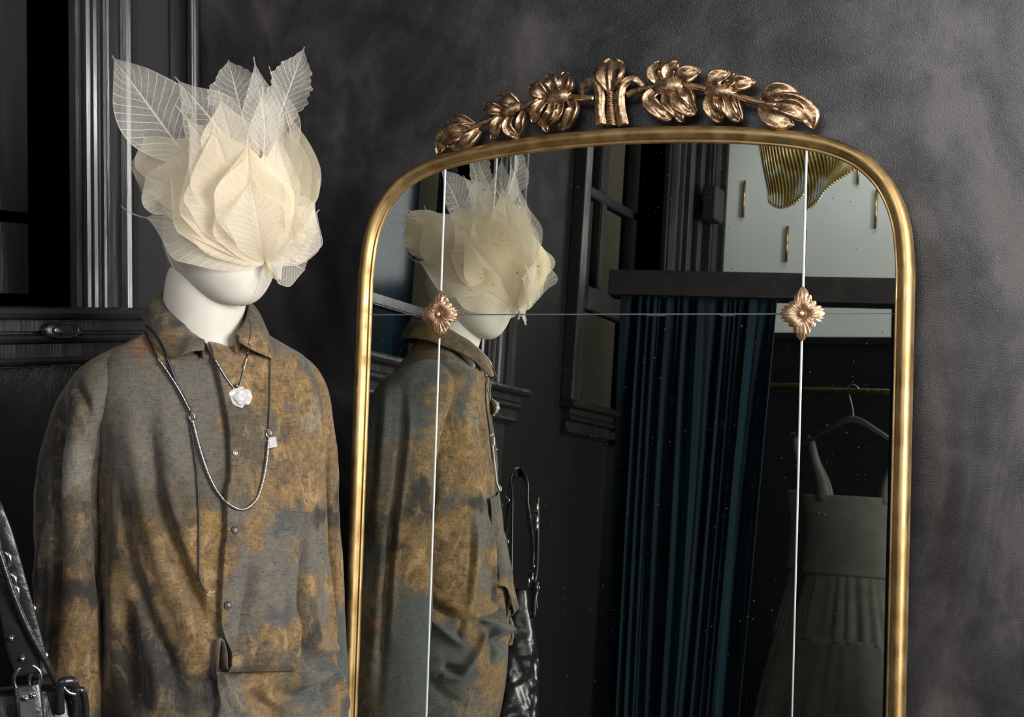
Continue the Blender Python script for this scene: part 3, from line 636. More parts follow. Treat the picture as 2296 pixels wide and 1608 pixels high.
# z, half width, front, back
SEC = [(1.672, .058, .050, .060), (1.640, .064, .058, .068), (1.612, .086, .068, .080), (1.592, .118, .078, .092), (1.568, .160, .088, .108), (1.540, .186, .086, .122), (1.50, .200, .090, .135), (1.45, .205, .099, .142),
       (1.40, .206, .110, .146), (1.30, .204, .130, .150), (1.20, .204, .146, .152), (1.10, .208, .162, .155), (1.02, .216, .176, .158), (.95, .222, .180, .16), (.88, .220, .176, .16), (.78, .212, .165, .155), (.62, .205, .155, .15)]
def body_mesh(nu=420, nv=380, grow=0.0):
    R = cat([(a, b, c, d) for a, b, c, d in SEC], nv); th = np.linspace(0, 2 * np.pi, nu, endpoint=False)
    c, s = np.cos(th), np.sin(th); e = 2 / 2.35
    cg = np.sign(c) * np.abs(c) ** e; ss = np.sign(s) * np.abs(s) ** e
    V = np.zeros((nv, nu, 3))
    for j, (z, a, bf, bb) in enumerate(R):
        g = np.where(c > 0, bf, bb) * cg; V[j] = B0 + np.outer((a - .026 * (ss < 0) * min(1, max(0, (1.56 - z) * 7)) + grow) * ss, SD) + np.outer(g + grow * cg, G); V[j, :, 2] = z if z < 1.56 else 1.56 + (z - 1.56) * (1 - .80 * np.clip(c, 0, 1) ** .7)
    return V.reshape(-1, 3), gridf(nu, nv, True)
ARM = [(.085, -.030, 1.560, .022, .035), (.135, -.036, 1.550, .030, .052), (.180, -.050, 1.522, .036, .068), (.208, -.072, 1.476, .040, .079), (.222, -.090, 1.42, .045, .084), (.230, -.098, 1.36, .050, .086),
       (.231, -.100, 1.25, .053, .088), (.232, -.096, 1.12, .055, .090), (.232, -.090, 1.0, .057, .090), (.230, -.08, .88, .056, .086), (.226, -.07, .80, .050, .078)]
def sleeve_mesh(sg, nu=200, nv=300, ds=0.0):
    R = cat(ARM, nv); R[:, 0] += ds
    if sg < 0: R[:, 1] += .045 * np.clip((1.56 - R[:, 2]) * 8, 0, 1); R[:, 4] -= .012 * np.clip((1.56 - R[:, 2]) * 8, 0, 1) * np.clip((R[:, 2] - 1.15) * 5, 0, 1); R[:, 3] -= .004
    P = np.array([bw(sg * r[0], r[1], r[2]) for r in R]); T = np.gradient(P, axis=0); T /= np.linalg.norm(T, axis=1)[:, None]
    V = np.zeros((nv, nu, 3)); th = np.linspace(0, 2 * np.pi, nu, endpoint=False)
    for j in range(nv):
        gx = G - (G @ T[j]) * T[j]; gx /= np.linalg.norm(gx); o = np.cross(T[j], gx)
        V[j] = P[j] + np.outer(np.sin(th) * R[j, 3], o) + np.outer(np.cos(th) * R[j, 4], gx)
    return V.reshape(-1, 3), gridf(nu, nv, True)
bodyV, bodyF = body_mesh(); slL, slF = sleeve_mesh(-1, ds=-.008); slR, _ = sleeve_mesh(1, ds=-.002)
def bvh(V, Fc): return BVHTree.FromPolygons([tuple(v) for v in V], Fc)
def normals(V, Fc):
    Fa = np.array(Fc); n = np.cross(V[Fa[:, 2]] - V[Fa[:, 0]], V[Fa[:, 3]] - V[Fa[:, 1]]); N_ = np.zeros_like(V)
    for k in range(4): np.add.at(N_, Fa[:, k], n)
    return N_ / (np.linalg.norm(N_, axis=1)[:, None] + 1e-12)
t_body = bvh(bodyV, bodyF); t_L = bvh(slL, slF); t_R = bvh(slR, slF)
def cast(tr, od):
    h = tr.ray_cast(Vector(od[0]), Vector(od[1])); return None if h[0] is None else np.array(h[0])
def castn(tr, od):
    h = tr.ray_cast(Vector(od[0]), Vector(od[1])); return (None, None) if h[0] is None else (np.array(h[0]), np.array(h[1]))
def any3(kind, x, y, trees):
    od = ray(x, y) if kind == 'd' else raym(x, y); best = None
    for t in trees:
        h = cast(t, od)
        if h is not None and (best is None or np.linalg.norm(h - od[0]) < np.linalg.norm(best - od[0])): best = h
    return best
def seg_dist(V, P):
    d = np.full(len(V), 9.0); tt = np.zeros(len(V)); n = len(P) - 1
    for i in range(n):
        a, b = P[i], P[i + 1]; ab = b - a; t = np.clip(((V - a) @ ab) / (ab @ ab + 1e-12), 0, 1)
        q = np.linalg.norm(V - a - t[:, None] * ab, axis=1); m = q < d; d[m] = q[m]; tt[m] = (i + t[m]) / n
    return d, tt
def fold(V, Nn, tree, kind, px, wd, amp, ends=True):
    P = [any3(kind, x, y, tree) for x, y in px]; P = [p for p in P if p is not None]
    if len(P) < 2: return V
    P = cat(P, 24); near = np.where(np.linalg.norm(V - P.mean(0), axis=1) < .6)[0]
    d, t = seg_dist(V[near], P); e = np.clip(np.minimum(t, 1 - t) * 5, 0, 1) if ends else 1
    V[near] += Nn[near] * (amp * np.exp(-(d / wd) ** 2) * (e if ends else 1))[:, None]
    return V
rs = np.random.RandomState(7)
def vnoise(V, freq, seed):                             # cheap smooth noise: sum of random plane waves
    r = np.random.RandomState(seed); o = np.zeros(len(V))
    for k in range(14):
        d = r.randn(3); d /= np.linalg.norm(d); o += np.sin(V @ (d * freq * (.6 + .8 * r.rand())) + r.rand() * 6.28)
    return o / 5.3
BF = [  # kind, picture points of the crease, half width, depth (+ ridge, - valley)
 ('d', [(330, 930), (345, 1060), (352, 1120), (395, 1242), (442, 1346), (470, 1430)], .012, -.019), ('d', [(368, 1060), (410, 1220), (455, 1330), (478, 1400)], .012, .010),
 ('d', [(300, 980), (330, 1150), (370, 1290), (420, 1420), (450, 1560)], .016, .009), ('d', [(260, 1050), (290, 1250), (340, 1400), (385, 1500), (410, 1600)], .012, -.014),
 ('d', [(395, 1300), (425, 1390), (460, 1460), (478, 1520)], .015, .012), ('d', [(280, 1340), (290, 1440), (296, 1500), (300, 1606)], .014, -.022), ('d', [(255, 1250), (262, 1400), (258, 1560)], .016, .010),
 ('d', [(240, 950), (236, 1150), (232, 1350), (228, 1560)], .012, -.012), ('d', [(345, 1460), (365, 1600)], .014, .009), ('d', [(320, 1500), (332, 1606)], .008, -.006), ('d', [(440, 1480), (455, 1606)], .010, -.007),
 ('d', [(285, 880), (292, 960), (300, 1050)], .016, .004), ('d', [(360, 850), (372, 960), (400, 1080)], .013, .0035), ('d', [(395, 860), (420, 960), (440, 1080), (460, 1200)], .010, -.004),
 ('d', [(560, 1230), (548, 1330), (528, 1420), (520, 1480)], .010, -.006), ('d', [(585, 1240), (575, 1340), (560, 1440)], .012, .006), ('d', [(620, 1180), (628, 1300), (625, 1420)], .013, -.004),
 ('d', [(685, 1170), (678, 1250), (670, 1330), (667, 1420)], .009, -.014), ('d', [(697, 1180), (692, 1260), (700, 1340), (712, 1420)], .010, .007), ('d', [(676, 1360), (690, 1450), (715, 1510)], .012, -.018),
 ('d', [(646, 1541), (694, 1527), (730, 1508), (744, 1480)], .011, .022), ('d', [(560, 1545), (596, 1582), (640, 1606)], .012, -.020), ('d', [(505, 1540), (530, 1570), (560, 1608)], .008, .010), ('d', [(600, 1530), (640, 1560), (700, 1560), (740, 1530)], .012, -.016),
 ('d', [(650, 900), (655, 960), (640, 1040), (600, 1120)], .015, .004), ('d', [(690, 900), (680, 980), (690, 1080), (700, 1160)], .012, -.006), ('d', [(640, 850), (690, 900), (712, 980)], .010, .004), ('d', [(620, 1000), (650, 1060), (690, 1090)], .010, -.003),
 ('d', [(545, 940), (540, 1000), (548, 1100)], .010, .003),
 ('m', [(884, 1305), (925, 1330), (962, 1350), (1000, 1372), (1034, 1388)], .009, -.026), ('m', [(884, 1328), (930, 1368), (975, 1400), (1010, 1430), (1050, 1455)], .008, .016), ('m', [(1042, 1388), (1030, 1412), (1024, 1440)], .008, -.010),
 ('m', [(1062, 1150), (1070, 1180), (1066, 1250), (1056, 1330), (1046, 1390)], .007, .009), ('m', [(1054, 1150), (1056, 1250), (1044, 1330)], .007, -.006),
 ('m', [(1050, 1402), (1080, 1396), (1110, 1384), (1132, 1368)], .006, -.020), ('m', [(1040, 1378), (1080, 1380), (1120, 1358)], .009, .008), ('m', [(1082, 1400), (1078, 1440), (1050, 1490), (1020, 1530)], .008, .016), ('m', [(1100, 1400), (1110, 1450), (1104, 1500)], .010, -.018),
 ('m', [(878, 1395), (893, 1430), (910, 1470), (918, 1495)], .009, .016), ('m', [(862, 1500), (875, 1545), (905, 1580), (940, 1600)], .011, -.022), ('m', [(885, 1500), (900, 1545), (930, 1575), (960, 1606)], .010, .016),
 ('m', [(990, 1495), (1018, 1502), (1046, 1513)], .008, -.018), ('m', [(985, 1515), (1010, 1518), (1030, 1525)], .009, .008), ('m', [(940, 1500), (975, 1540), (1010, 1570), (1060, 1590)], .012, -.007), ('m', [(915, 1470), (960, 1470), (1000, 1470)], .012, .006),
 ('m', [(935, 870), (925, 960), (915, 1060)], .012, -.010), ('m', [(948, 880), (945, 960), (938, 1080), (918, 1200)], .012, .010), ('m', [(975, 1080), (950, 1180), (925, 1260), (905, 1300)], .012, -.006), ('m', [(1000, 1000), (985, 1120), (960, 1240)], .015, .005),
]
Nb = normals(bodyV, bodyF)
if (Nb[len(Nb) // 2] @ (bodyV[len(Nb) // 2] - B0 - [0, 0, bodyV[len(Nb) // 2][2]])) < 0: Nb = -Nb
bodyV = bodyV + Nb * (.004 * vnoise(bodyV * [1, 1, .45], 26, 1) + .0016 * vnoise(bodyV * [1, 1, .6], 75, 2))[:, None] * np.clip((1.60 - bodyV[:, 2]) * 12, 0, 1)[:, None]
for k, px, wd, am in BF: bodyV = fold(bodyV, Nb, [t_body], k, px, wd, am)
SFd = [([(150, 870), (140, 960), (126, 1020), (122, 1200), (120, 1350), (110, 1500), (104, 1600)], .010, -.026), ([(165, 860), (170, 960), (165, 1100), (170, 1300), (160, 1480)], .020, .008), ([(176, 850), (190, 900), (207, 960)], .008, -.014), ([(215, 900), (222, 1000), (226, 1150), (226, 1350)], .010, -.012),
       ([(100, 980), (97, 1150), (88, 1300), (85, 1450)], .010, .008), ([(92, 1050), (85, 1200), (76, 1350)], .008, -.012), ([(185, 1010), (190, 1100), (200, 1180)], .010, -.004), ([(170, 880), (185, 940), (198, 1000)], .008, .006), ([(215, 1400), (212, 1480), (200, 1600)], .006, -.008), ([(128, 1020), (150, 1030), (185, 1045), (214, 1058)], .0025, -.0025)]
NL = normals(slL, slF); NR = normals(slR, slF)
cL = slL.reshape(300, 200, 3).mean(1)[:, None, :].repeat(200, 1).reshape(-1, 3); NL *= np.sign(((slL - cL) * NL).sum(1))[:, None]
cR = slR.reshape(300, 200, 3).mean(1)[:, None, :].repeat(200, 1).reshape(-1, 3); NR *= np.sign(((slR - cR) * NR).sum(1))[:, None]
slL += NL * (.0045 * vnoise(slL * [1, 1, .35], 30, 3) + .0015 * vnoise(slL, 80, 4))[:, None]; slR += NR * (.0035 * vnoise(slR * [1, 1, .3], 34, 5) + .0015 * vnoise(slR, 80, 6))[:, None]
for px, wd, am in SFd: slL = fold(slL, NL, [t_L], 'd', px, wd, am)
for px, wd, am in [([(750, 960), (757, 1100), (752, 1300), (748, 1500)], .006, .006), ([(738, 960), (735, 1150), (742, 1350), (745, 1560)], .006, -.008), ([(725, 980), (722, 1100), (728, 1200)], .006, .005)]: slR = fold(slR, NR, [t_R], 'd', px, wd, am)
for px, wd, am in [([(900, 850), (905, 950), (895, 1050), (875, 1200), (860, 1400), (845, 1600)], .010, -.010), ([(912, 870), (915, 960), (905, 1060), (890, 1200), (880, 1300), (872, 1450)], .008, .007), ([(870, 850), (862, 950), (850, 1100), (840, 1250)], .012, .010),
                   ([(850, 850), (845, 950), (835, 1100)], .010, -.008), ([(880, 1000), (868, 1150), (850, 1350), (832, 1560)], .012, .006), ([(835, 960), (890, 975), (918, 985)], .0025, -.0025)]: slR = fold(slR, NR, [t_R], 'm', px, wd, am)
slL -= 0
# cloth print laid as patches, with shade painted down the outer left sleeve
COL = dict(o=(.158, .101, .046), y=(.17, .112, .034), r=(.18, .078, .038), b=(.058, .063, .061), k=(.027, .024, .020), g=(.100, .090, .075), w=(.155, .142, .115), n=(.076, .061, .042))
BLOB = [  # kind, x, y, radius (px), colour, weight, ochre speckle
 ('d', 300, 900, 90, 'g', 2, .0), ('d', 400, 880, 70, 'g', 2, 0), ('d', 330, 1020, 80, 'g', 2, .1), ('d', 440, 1000, 60, 'g', 2, .05), ('d', 380, 1110, 70, 'n', 1.5, .2), ('d', 470, 900, 30, 'g', 2, 0),
 ('d', 300, 790, 34, 'r', 1.6, .8), ('d', 360, 800, 34, 'o', 1.5, .9), ('d', 400, 800, 26, 'o', 1.2, .8), ('d', 230, 800, 50, 'n', 1, .5), ('d', 180, 820, 22, 'r', 1.4, .6), ('d', 210, 845, 25, 'o', .8, .8), ('d', 160, 800, 40, 'k', 1, .2),
 ('d', 265, 850, 30, 'k', .7, .3), ('d', 350, 730, 30, 'k', 1.5, .3), ('d', 400, 760, 26, 'k', 1, .3), ('d', 330, 760, 18, 'r', 1, .6),
 ('d', 235, 950, 30, 'o', .7, .8), ('d', 240, 1080, 40, 'n', 1, .5), ('d', 250, 1180, 50, 'n', 1.5, .6), ('d', 330, 1180, 50, 'k', 1, .3), ('d', 400, 1190, 50, 'k', .9, .3),
 ('d', 480, 1165, 24, 'y', 1.8, .6), ('d', 430, 1200, 22, 'k', 1.2, .3), ('d', 350, 1230, 60, 'o', 1.3, 1), ('d', 440, 1250, 45, 'o', 1.7, 1), ('d', 300, 1290, 40, 'n', 1, .7), ('d', 272, 1310, 24, 'o', 2.5, .4), ('d', 266, 1360, 18, 'o', 2.2, .4),
 ('d', 400, 1340, 45, 'o', 1.8, .8), ('d', 430, 1400, 50, 'o', 2.2, .8), ('d', 450, 1460, 34, 'o', 2, .7), ('d', 340, 1370, 45, 'n', 1.3, .5), ('d', 300, 1440, 50, 'k', 1.2, .4), ('d', 370, 1500, 60, 'k', 1.6, .3), ('d', 440, 1540, 50, 'k', 1.8, .2),
 ('d', 280, 1560, 60, 'k', 1.4, .35), ('d', 380, 1590, 50, 'n', 1.2, .5), ('d', 250, 1450, 30, 'n', 1, .6), ('d', 460, 1600, 30, 'n', 1.2, .7), ('d', 330, 1320, 30, 'k', 1, .3),
 ('d', 530, 800, 45, 'o', 2, 1), ('d', 560, 850, 45, 'o', 1.8, 1), ('d', 500, 780, 30, 'b', 1, .4), ('d', 560, 770, 24, 'n', 1.2, .6), ('d', 535, 960, 45, 'n', 2, .5), ('d', 545, 1060, 45, 'n', 2, .4), ('d', 580, 960, 40, 'n', 1.4, .6), ('d', 530, 1120, 30, 'g', 1.5, .3),
 ('d', 640, 820, 50, 'o', 1.8, 1), ('d', 690, 830, 35, 'b', 1.5, .6), ('d', 660, 900, 50, 'o', 2, 1), ('d', 655, 915, 18, 'b', 2.6, .1), ('d', 700, 940, 40, 'w', 1.2, .9), ('d', 660, 990, 45, 'o', 1.8, .9), ('d', 630, 985, 26, 'k', 1.8, .3), ('d', 650, 1040, 30, 'n', 1.2, .7), ('d', 700, 1030, 35, 'o', 1.5, .8),
 ('d', 640, 1100, 45, 'o', 1.6, .9), ('d', 655, 1120, 20, 'k', 1.4, .4), ('d', 700, 1100, 40, 'o', 1.2, .9), ('d', 590, 780, 25, 'b', 1.6, .3), ('d', 620, 770, 25, 'n', 1.2, .6), ('d', 710, 880, 30, 'n', 1, .8), ('d', 600, 1130, 26, 'o', 1.4, .8),
 ('d', 620, 1155, 30, 'b', 2, .1), ('d', 670, 1150, 26, 'b', 1.8, .1), ('d', 560, 1190, 26, 'o', 2, .7), ('d', 565, 1235, 22, 'o', 1.8, .6), ('d', 620, 1220, 36, 'g', 2.2, .1), ('d', 560, 1300, 40, 'g', 2.2, .2), ('d', 625, 1300, 36, 'g', 2.4, .1), ('d', 588, 1340, 14, 'o', 2.2, .6),
 ('d', 540, 1400, 36, 'g', 2.2, .3), ('d', 620, 1390, 34, 'b', 1.8, .2), ('d', 600, 1430, 34, 'o', 2, .8), ('d', 645, 1430, 34, 'o', 2, .9), ('d', 560, 1470, 40, 'n', 1.8, .8), ('d', 640, 1480, 30, 'n', 1.6, .8), ('d', 700, 1300, 34, 'o', 1.2, .9), ('d', 690, 1370, 34, 'n', 1.6, .7), ('d', 710, 1430, 30, 'k', 1.4, .4),
 ('d', 600, 1545, 32, 'o', 2.2, .6), ('d', 625, 1585, 26, 'o', 2, .6), ('d', 700, 1550, 40, 'b', 2, .1), ('d', 660, 1590, 30, 'n', 1.4, .5), ('d', 740, 1500, 30, 'b', 1.8, .1), ('d', 520, 1580, 30, 'g', 2, .5), ('d', 650, 1530, 24, 'o', 1.4, .6), ('d', 740, 1580, 30, 'g', 1.4, .3),
 ('d', 150, 920, 40, 'k', 1.4, .5), ('d', 190, 930, 30, 'n', 1.2, .8), ('d', 160, 1060, 40, 'w', 1.8, .3), ('d', 190, 1100, 35, 'g', 1.2, .5), ('d', 160, 1150, 45, 'n', 1.8, .6), ('d', 180, 1250, 45, 'n', 1.8, .8), ('d', 180, 1300, 26, 'r', 1, .7), ('d', 160, 1335, 30, 'k', 2.6, .0), ('d', 200, 1345, 22, 'k', 2.4, .0),
 ('d', 160, 1420, 50, 'o', 2, .9), ('d', 170, 1520, 50, 'o', 2, .9), ('d', 140, 1490, 40, 'n', 1.5, .7), ('d', 100, 1100, 50, 'k', 2, .4), ('d', 85, 1300, 50, 'k', 1.6, .6), ('d', 90, 1450, 50, 'k', 1.2, .8), ('d', 120, 880, 40, 'k', 2, .2), ('d', 100, 1000, 40, 'k', 2, .3),  # dark patches on the sleeve's outer side put its shade into the colour
 ('d', 735, 900, 30, 'b', 1.2, .4), ('d', 750, 1050, 35, 'n', 1.6, .5), ('d', 725, 1160, 26, 'k', 1.6, .2), ('d', 752, 1200, 40, 'n', 1.6, .5), ('d', 750, 1400, 50, 'n', 1.6, .5), ('d', 725, 1060, 26, 'o', 1.2, .8),
 ('m', 920, 830, 45, 'b', 2.6, .1), ('m', 890, 900, 50, 'b', 2.2, .1), ('m', 960, 780, 34, 'o', 1.3, .6), ('m', 960, 850, 34, 'b', 1.8, .3), ('m', 860, 950, 40, 'b', 1.5, .2), ('m', 870, 1080, 50, 'n', 2, .3), ('m', 850, 1200, 50, 'k', 1.6, .3), ('m', 860, 1350, 50, 'n', 1.8, .4), ('m', 840, 1500, 60, 'n', 1.8, .5), ('m', 845, 1420, 26, 'r', 1.2, .5),
 ('m', 1000, 900, 45, 'o', 1.6, .9), ('m', 1035, 915, 18, 'b', 2.4, .1), ('m', 1010, 980, 50, 'o', 2, 1), ('m', 960, 1040, 40, 'o', 1.5, 1), ('m', 1020, 1060, 40, 'o', 1.8, 1), ('m', 1010, 1120, 30, 'b', 1.6, .3), ('m', 950, 1130, 34, 'k', 1.6, .3), ('m', 985, 1100, 26, 'y', 1, .9),
 ('m', 1000, 1200, 50, 'o', 2.6, 1), ('m', 950, 1240, 50, 'o', 2.4, 1), ('m', 1020, 1280, 50, 'o', 2.6, 1), ('m', 940, 1290, 40, 'o', 2, 1), ('m', 1000, 1340, 40, 'o', 2.2, 1), ('m', 1085, 1200, 30, 'g', 2.6, .2), ('m', 1085, 1300, 30, 'g', 2.4, .2), ('m', 1080, 1350, 30, 'o', 2, .5), ('m', 1060, 1410, 26, 'o', 2, .6),
 ('m', 920, 1330, 14, 'y', 1.4, .4), ('m', 940, 1400, 50, 'b', 3, .0), ('m', 900, 1470, 50, 'b', 3, .0), ('m', 990, 1460, 50, 'b', 3, .0), ('m', 950, 1540, 60, 'b', 3, .0), ('m', 1020, 1530, 40, 'b', 2.4, .2), ('m', 1080, 1480, 30, 'o', 2, .6), ('m', 1100, 1540, 40, 'o', 1.8, .6), ('m', 1060, 1590, 40, 'g', 1.8, .5), ('m', 990, 1600, 40, 'b', 2, .2), ('m', 1125, 1420, 26, 'g', 1.8, .3),
]
B3 = []
for k, x, y, r, c, wt, oc in BLOB:
    p = any3(k, x, y, [t_body, t_L, t_R])
    if p is not None: B3.append((p, r * (1.12 / 1337 if k == 'd' else 1.12 / 994), COL[c], wt, oc))
def printcol(V):
    Vw = V + np.stack([.014 * vnoise(V, 60, 21) + .009 * vnoise(V, 190, 24), .014 * vnoise(V, 60, 22) + .008 * vnoise(V, 210, 26), .014 * vnoise(V, 60, 23) + .009 * vnoise(V, 190, 25) + .004 * vnoise(V, 500, 27)], 1)
    num = np.tile(np.array(COL['n'] + (.5,)) * .03, (len(V), 1)); den = np.full(len(V), .03)
    for p, r, c, wt, oc in B3:
        d = Vw - p; q = (d[:, 0] ** 2 + d[:, 1] ** 2 + d[:, 2] ** 2 * .8) / r ** 2; m = q < 9; e = (wt * np.exp(-q[m] * .75)) ** 4
        num[m] += e[:, None] * np.array(c + (oc,)); den[m] += e
    return num / den[:, None]
shirt = setp(empty('shirt', bw(0, 0, .9)), 'oversized ochre and slate printed linen shirt worn by the mannequin', 'shirt')
def cloth(name, V, Fc, par=shirt, t=.0016, sm=True):
    V = np.asarray(V, float); o = mesh(name, V, Fc, M_SHIRT, par, sm, colors=printcol(V)); return thick(o, t, -1) if t else o
# keep the body above the neck opening: drop the rows covered by the neck
cloth('shirt_body', bodyV, bodyF, t=0)
cloth('sleeve', slL, slF, t=0); cloth('sleeve', slR, slF, t=0)
t_body = bvh(bodyV, bodyF); t_L = bvh(slL, slF); t_R = bvh(slR, slF)

# right front with its button placket: overlaps the left front and hangs as a doubled drape
def overlay(name, left, right, nv, nu, hfun, par=shirt, t=.0016, colt=None):
    L = cat(left, nv); Rr = cat(right, nv); V = []
    for j in range(nv):
        for i in range(nu):
            u = i / (nu - 1); x, y = L[j] * (1 - u) + Rr[j] * u; h, n_ = castn(t_body, ray(x, y))
            if h is None: h = V[-1] if V else bw(.1, .1, 1.2); n_ = G
            if n_ @ (CAM - h) < 0: n_ = -n_
            V.append(h + n_ * hfun(u, j / (nv - 1)))
    V = np.array(V).reshape(nv, nu, 3)
    for _ in range(3): V[1:-1, 1:-1] = (V[1:-1, 1:-1] * 2 + V[:-2, 1:-1] + V[2:, 1:-1] + V[1:-1, :-2] + V[1:-1, 2:]) / 6
    return cloth(name, V.reshape(-1, 3), gridf(nu, nv), par, t)
edge = [(464, 782), (478, 810), (490, 862), (502, 924), (510, 985), (511, 1073), (504, 1104), (503, 1197), (499, 1226), (494, 1305), (490, 1369), (495, 1429)]
ov = overlay('front_placket', edge, [(x + 74 if i > 1 else x + 50, y) for i, (x, y) in enumerate(edge)], 150, 24, lambda u, v: .0115 * (1 - u ** 1.6) + .0006)
cloth_edge = MB()
E3 = []
for x, y in cat(edge, 90):
    h, n_ = castn(t_body, ray(x, y)); n_ = n_ if n_ @ (CAM - h) > 0 else -n_; E3.append(h + n_ * .0108)
o = MB().tube(E3, .0013, 6); cloth('placket_hem', np.array(o.V), o.F, t=0)
# long folded pocket drape
dl = [(500, 1135), (499, 1226), (494, 1305), (490, 1369), (495, 1429), (506, 1474), (500, 1506)]
drr = [(690, 1150), (680, 1226), (668, 1290), (664, 1350), (662, 1420), (661, 1470), (659, 1503)]
overlay('pocket_drape', dl, drr, 130, 70, lambda u, v: .003 + .020 * v ** 2.2 * (1 - .25 * u) + .0035 * math.sin(u * 9 + v * 2.5) * v + (-.012 * max(0, v - .965) / .035) + .003 * u)
# rolled flap beside it
roll = cat([(476, 1520), (472, 1470), (474, 1442), (482, 1434), (490, 1442), (492, 1480), (498, 1500)], 40); m_ = []
for x, y in roll:
    h, n_ = castn(t_body, ray(x, y)); n_ = n_ if n_ @ (CAM - h) > 0 else -n_
    for k in (.001, .010, .020): m_.append(h + n_ * k)
cloth('rolled_flap', m_, gridf(3, 40), t=.0018)
overlay('lower_flap', [(476, 1500), (482, 1540), (488, 1575), (480, 1612)], [(498, 1508), (520, 1545), (548, 1580), (566, 1612)], 40, 16, lambda u, v: .012 * (1 - u ** 3) + .001)
# collar: a fall of cloth around the neck, rows from the inner top edge to the outer edge
def cyl(th, r, z, sh=0.0):
    a = math.radians(th); return bw(r * math.sin(a), r * math.cos(a) + sh, z)
CT = [  # angle round the neck, inner r, inner z, outer r, outer z
 (-24, .108, 1.587, .122, 1.574), (-33, .088, 1.596, .138, 1.571), (-45, .074, 1.604, .130, 1.560), (-62, .068, 1.621, .116, 1.570), (-85, .070, 1.641, .106, 1.598), (-105, .074, 1.656, .106, 1.628), (-130, .074, 1.668, .104, 1.632), (-180, .074, 1.674, .104, 1.630),
 (-230, .074, 1.668, .104, 1.628), (-265, .070, 1.655, .100, 1.612), (-290, .068, 1.642, .100, 1.598), (-305, .068, 1.635, .104, 1.584), (-320, .072, 1.624, .122, 1.556), (-336, .078, 1.606, .112, 1.566), (-348, .082, 1.590, .092, 1.584)]
Rc = cat(CT, 150)
V = []
for th, ri, zi, ro, zo in Rc:
    for k in range(12):
        v = k / 11; r = ri + (ro - ri) * v + .004 * math.sin(math.pi * v); z = zi + (zo - zi) * v + .006 * math.sin(math.pi * min(1, v * 1.3)); V.append(cyl(th, r, z, 0))
V = np.array(V); V += (.0015 * vnoise(V, 60, 9))[:, None] * np.array([0, 0, 1]); cloth('collar', V, gridf(12, 150), t=.0025)
# collar stand, inside
V = []
for th, ri, zi, ro, zo in Rc:
    for k in range(5): V.append(cyl(th, ri - .0005 * k, zi - .03 * k / 4, 0))
cloth('collar_stand', V, gridf(5, 150), t=.0015)
# small hook at the collar tip
h = any3('d', 432, 778, [t_body]); MB().ell(h + G * .014, .008, .003, .003, [np.array([.7, .5, .3]), np.array([0, 0, 1]), G]).build('collar_hook', M_DSILV, shirt)
for (x, y, mt) in ((521, 1018, M_DSILV), (521, 1190, M_BTN), (506, 1358, M_BTN)):
    h, n_ = castn(t_body, ray(x, y)); n_ = n_ if n_ @ (CAM - h) > 0 else -n_; e1 = np.cross(n_, [0, 0, 1]); e1 /= np.linalg.norm(e1); e2 = np.cross(n_, e1); r = .0068 if mt is M_BTN else .0044
    c = h + n_ * .0135; m_ = MB().ell(c, r, r, .0022, [e1, e2, n_]); m_.tube([c + n_ * .0016 + r * .8 * (math.cos(a) * e1 + math.sin(a) * e2) for a in np.linspace(0, 6.283, 20, endpoint=False)], .0009, 6, True)
    m_.build('button', mt, shirt)

# mannequin: body form, neck, head, stand
man = setp(empty('mannequin', bw(0, -.01, 0)), 'cream cloth covered faceless mannequin in a printed shirt beside the mirror', 'mannequin')
V, Fc = body_mesh(64, 60, -.040); V = V[:]; mesh('torso', V, Fc, M_CLOTH, man)
NK = cat([(-.006, -.018, 1.50, .068), (-.006, -.010, 1.56, .067), (-.006, -.004, 1.60, .0665), (-.006, .000, 1.63, .067), (-.005, .006, 1.665, .069), (0, .012, 1.70, .069), (.004, .016, 1.72, .062)], 30)
V = []
for s_, g_2, z, r in NK:
    for i in range(48):
        a = 2 * math.pi * i / 48; V.append(bw(s_ + r * math.sin(a), g_2 + r * 1.04 * math.cos(a), z))
mesh('neck', V, gridf(48, 30, True), M_CLOTH, man)
MB().tube([bw(0, -.01, .02), bw(0, -.01, .9)], .016, 16).build('stand_pole', M_DSILV, man)
m_ = MB(); m_.add([bw(.17 * math.cos(a), .17 * math.sin(a) - .01, z) for z in (0, .012) for a in np.linspace(0, 6.283, 48, endpoint=False)], [tuple(range(48))[::-1], tuple(range(48, 96))] + [(i, (i + 1) % 48, 48 + (i + 1) % 48, 48 + i) for i in range(48)]); bevel(m_.build('stand_base', M_DSILV, man), .003)
HC = np.array([-.521, -.494, 1.763]); GH = np.array([.958, -.287, 0]); SH = np.array([.287, .958, 0])
def head_pt(th, ph, k=1.0, extra=0.0):
    """th around (0 = face front, + to its left), ph from crown 0 to chin pi"""
    z = math.cos(ph); r = math.sin(ph)
    cg, cs = math.cos(th), math.sin(th)
    rz = .118 if z > 0 else .102
    g = (.104 if cg > 0 else .104) * math.copysign(abs(cg) ** .92, cg) * r ** (.9 if z > 0 else .50); s = .091 * math.copysign(abs(cs) ** .95, cs) * r ** (.9 if z > 0 else .50)
    if z < 0:
        s *= 1 - .20 * (-z) ** 1.5; g *= 1 - .08 * (-z) ** 2 if cg > 0 else 1 - .14 * (-z) ** 1.3
    zz = rz * (math.copysign(abs(z) ** .95, z)); slope = -.30 * (g + .02) if z < 0 else 0
    zz += slope * (-z if z < 0 else 0) ** 1.2
    p = HC + GH * g + SH * s + np.array([0, 0, zz]); n_ = p - HC; n_ /= np.linalg.norm(n_)
    return HC + (p - HC) * k + n_ * extra
V = [head_pt(2 * math.pi * i / 96, math.pi * j / 60) for j in range(61) for i in range(96)]
Fh = gridf(96, 61, True); mesh('head', V, Fh, M_CLOTH, man); t_head = bvh(V, Fh)
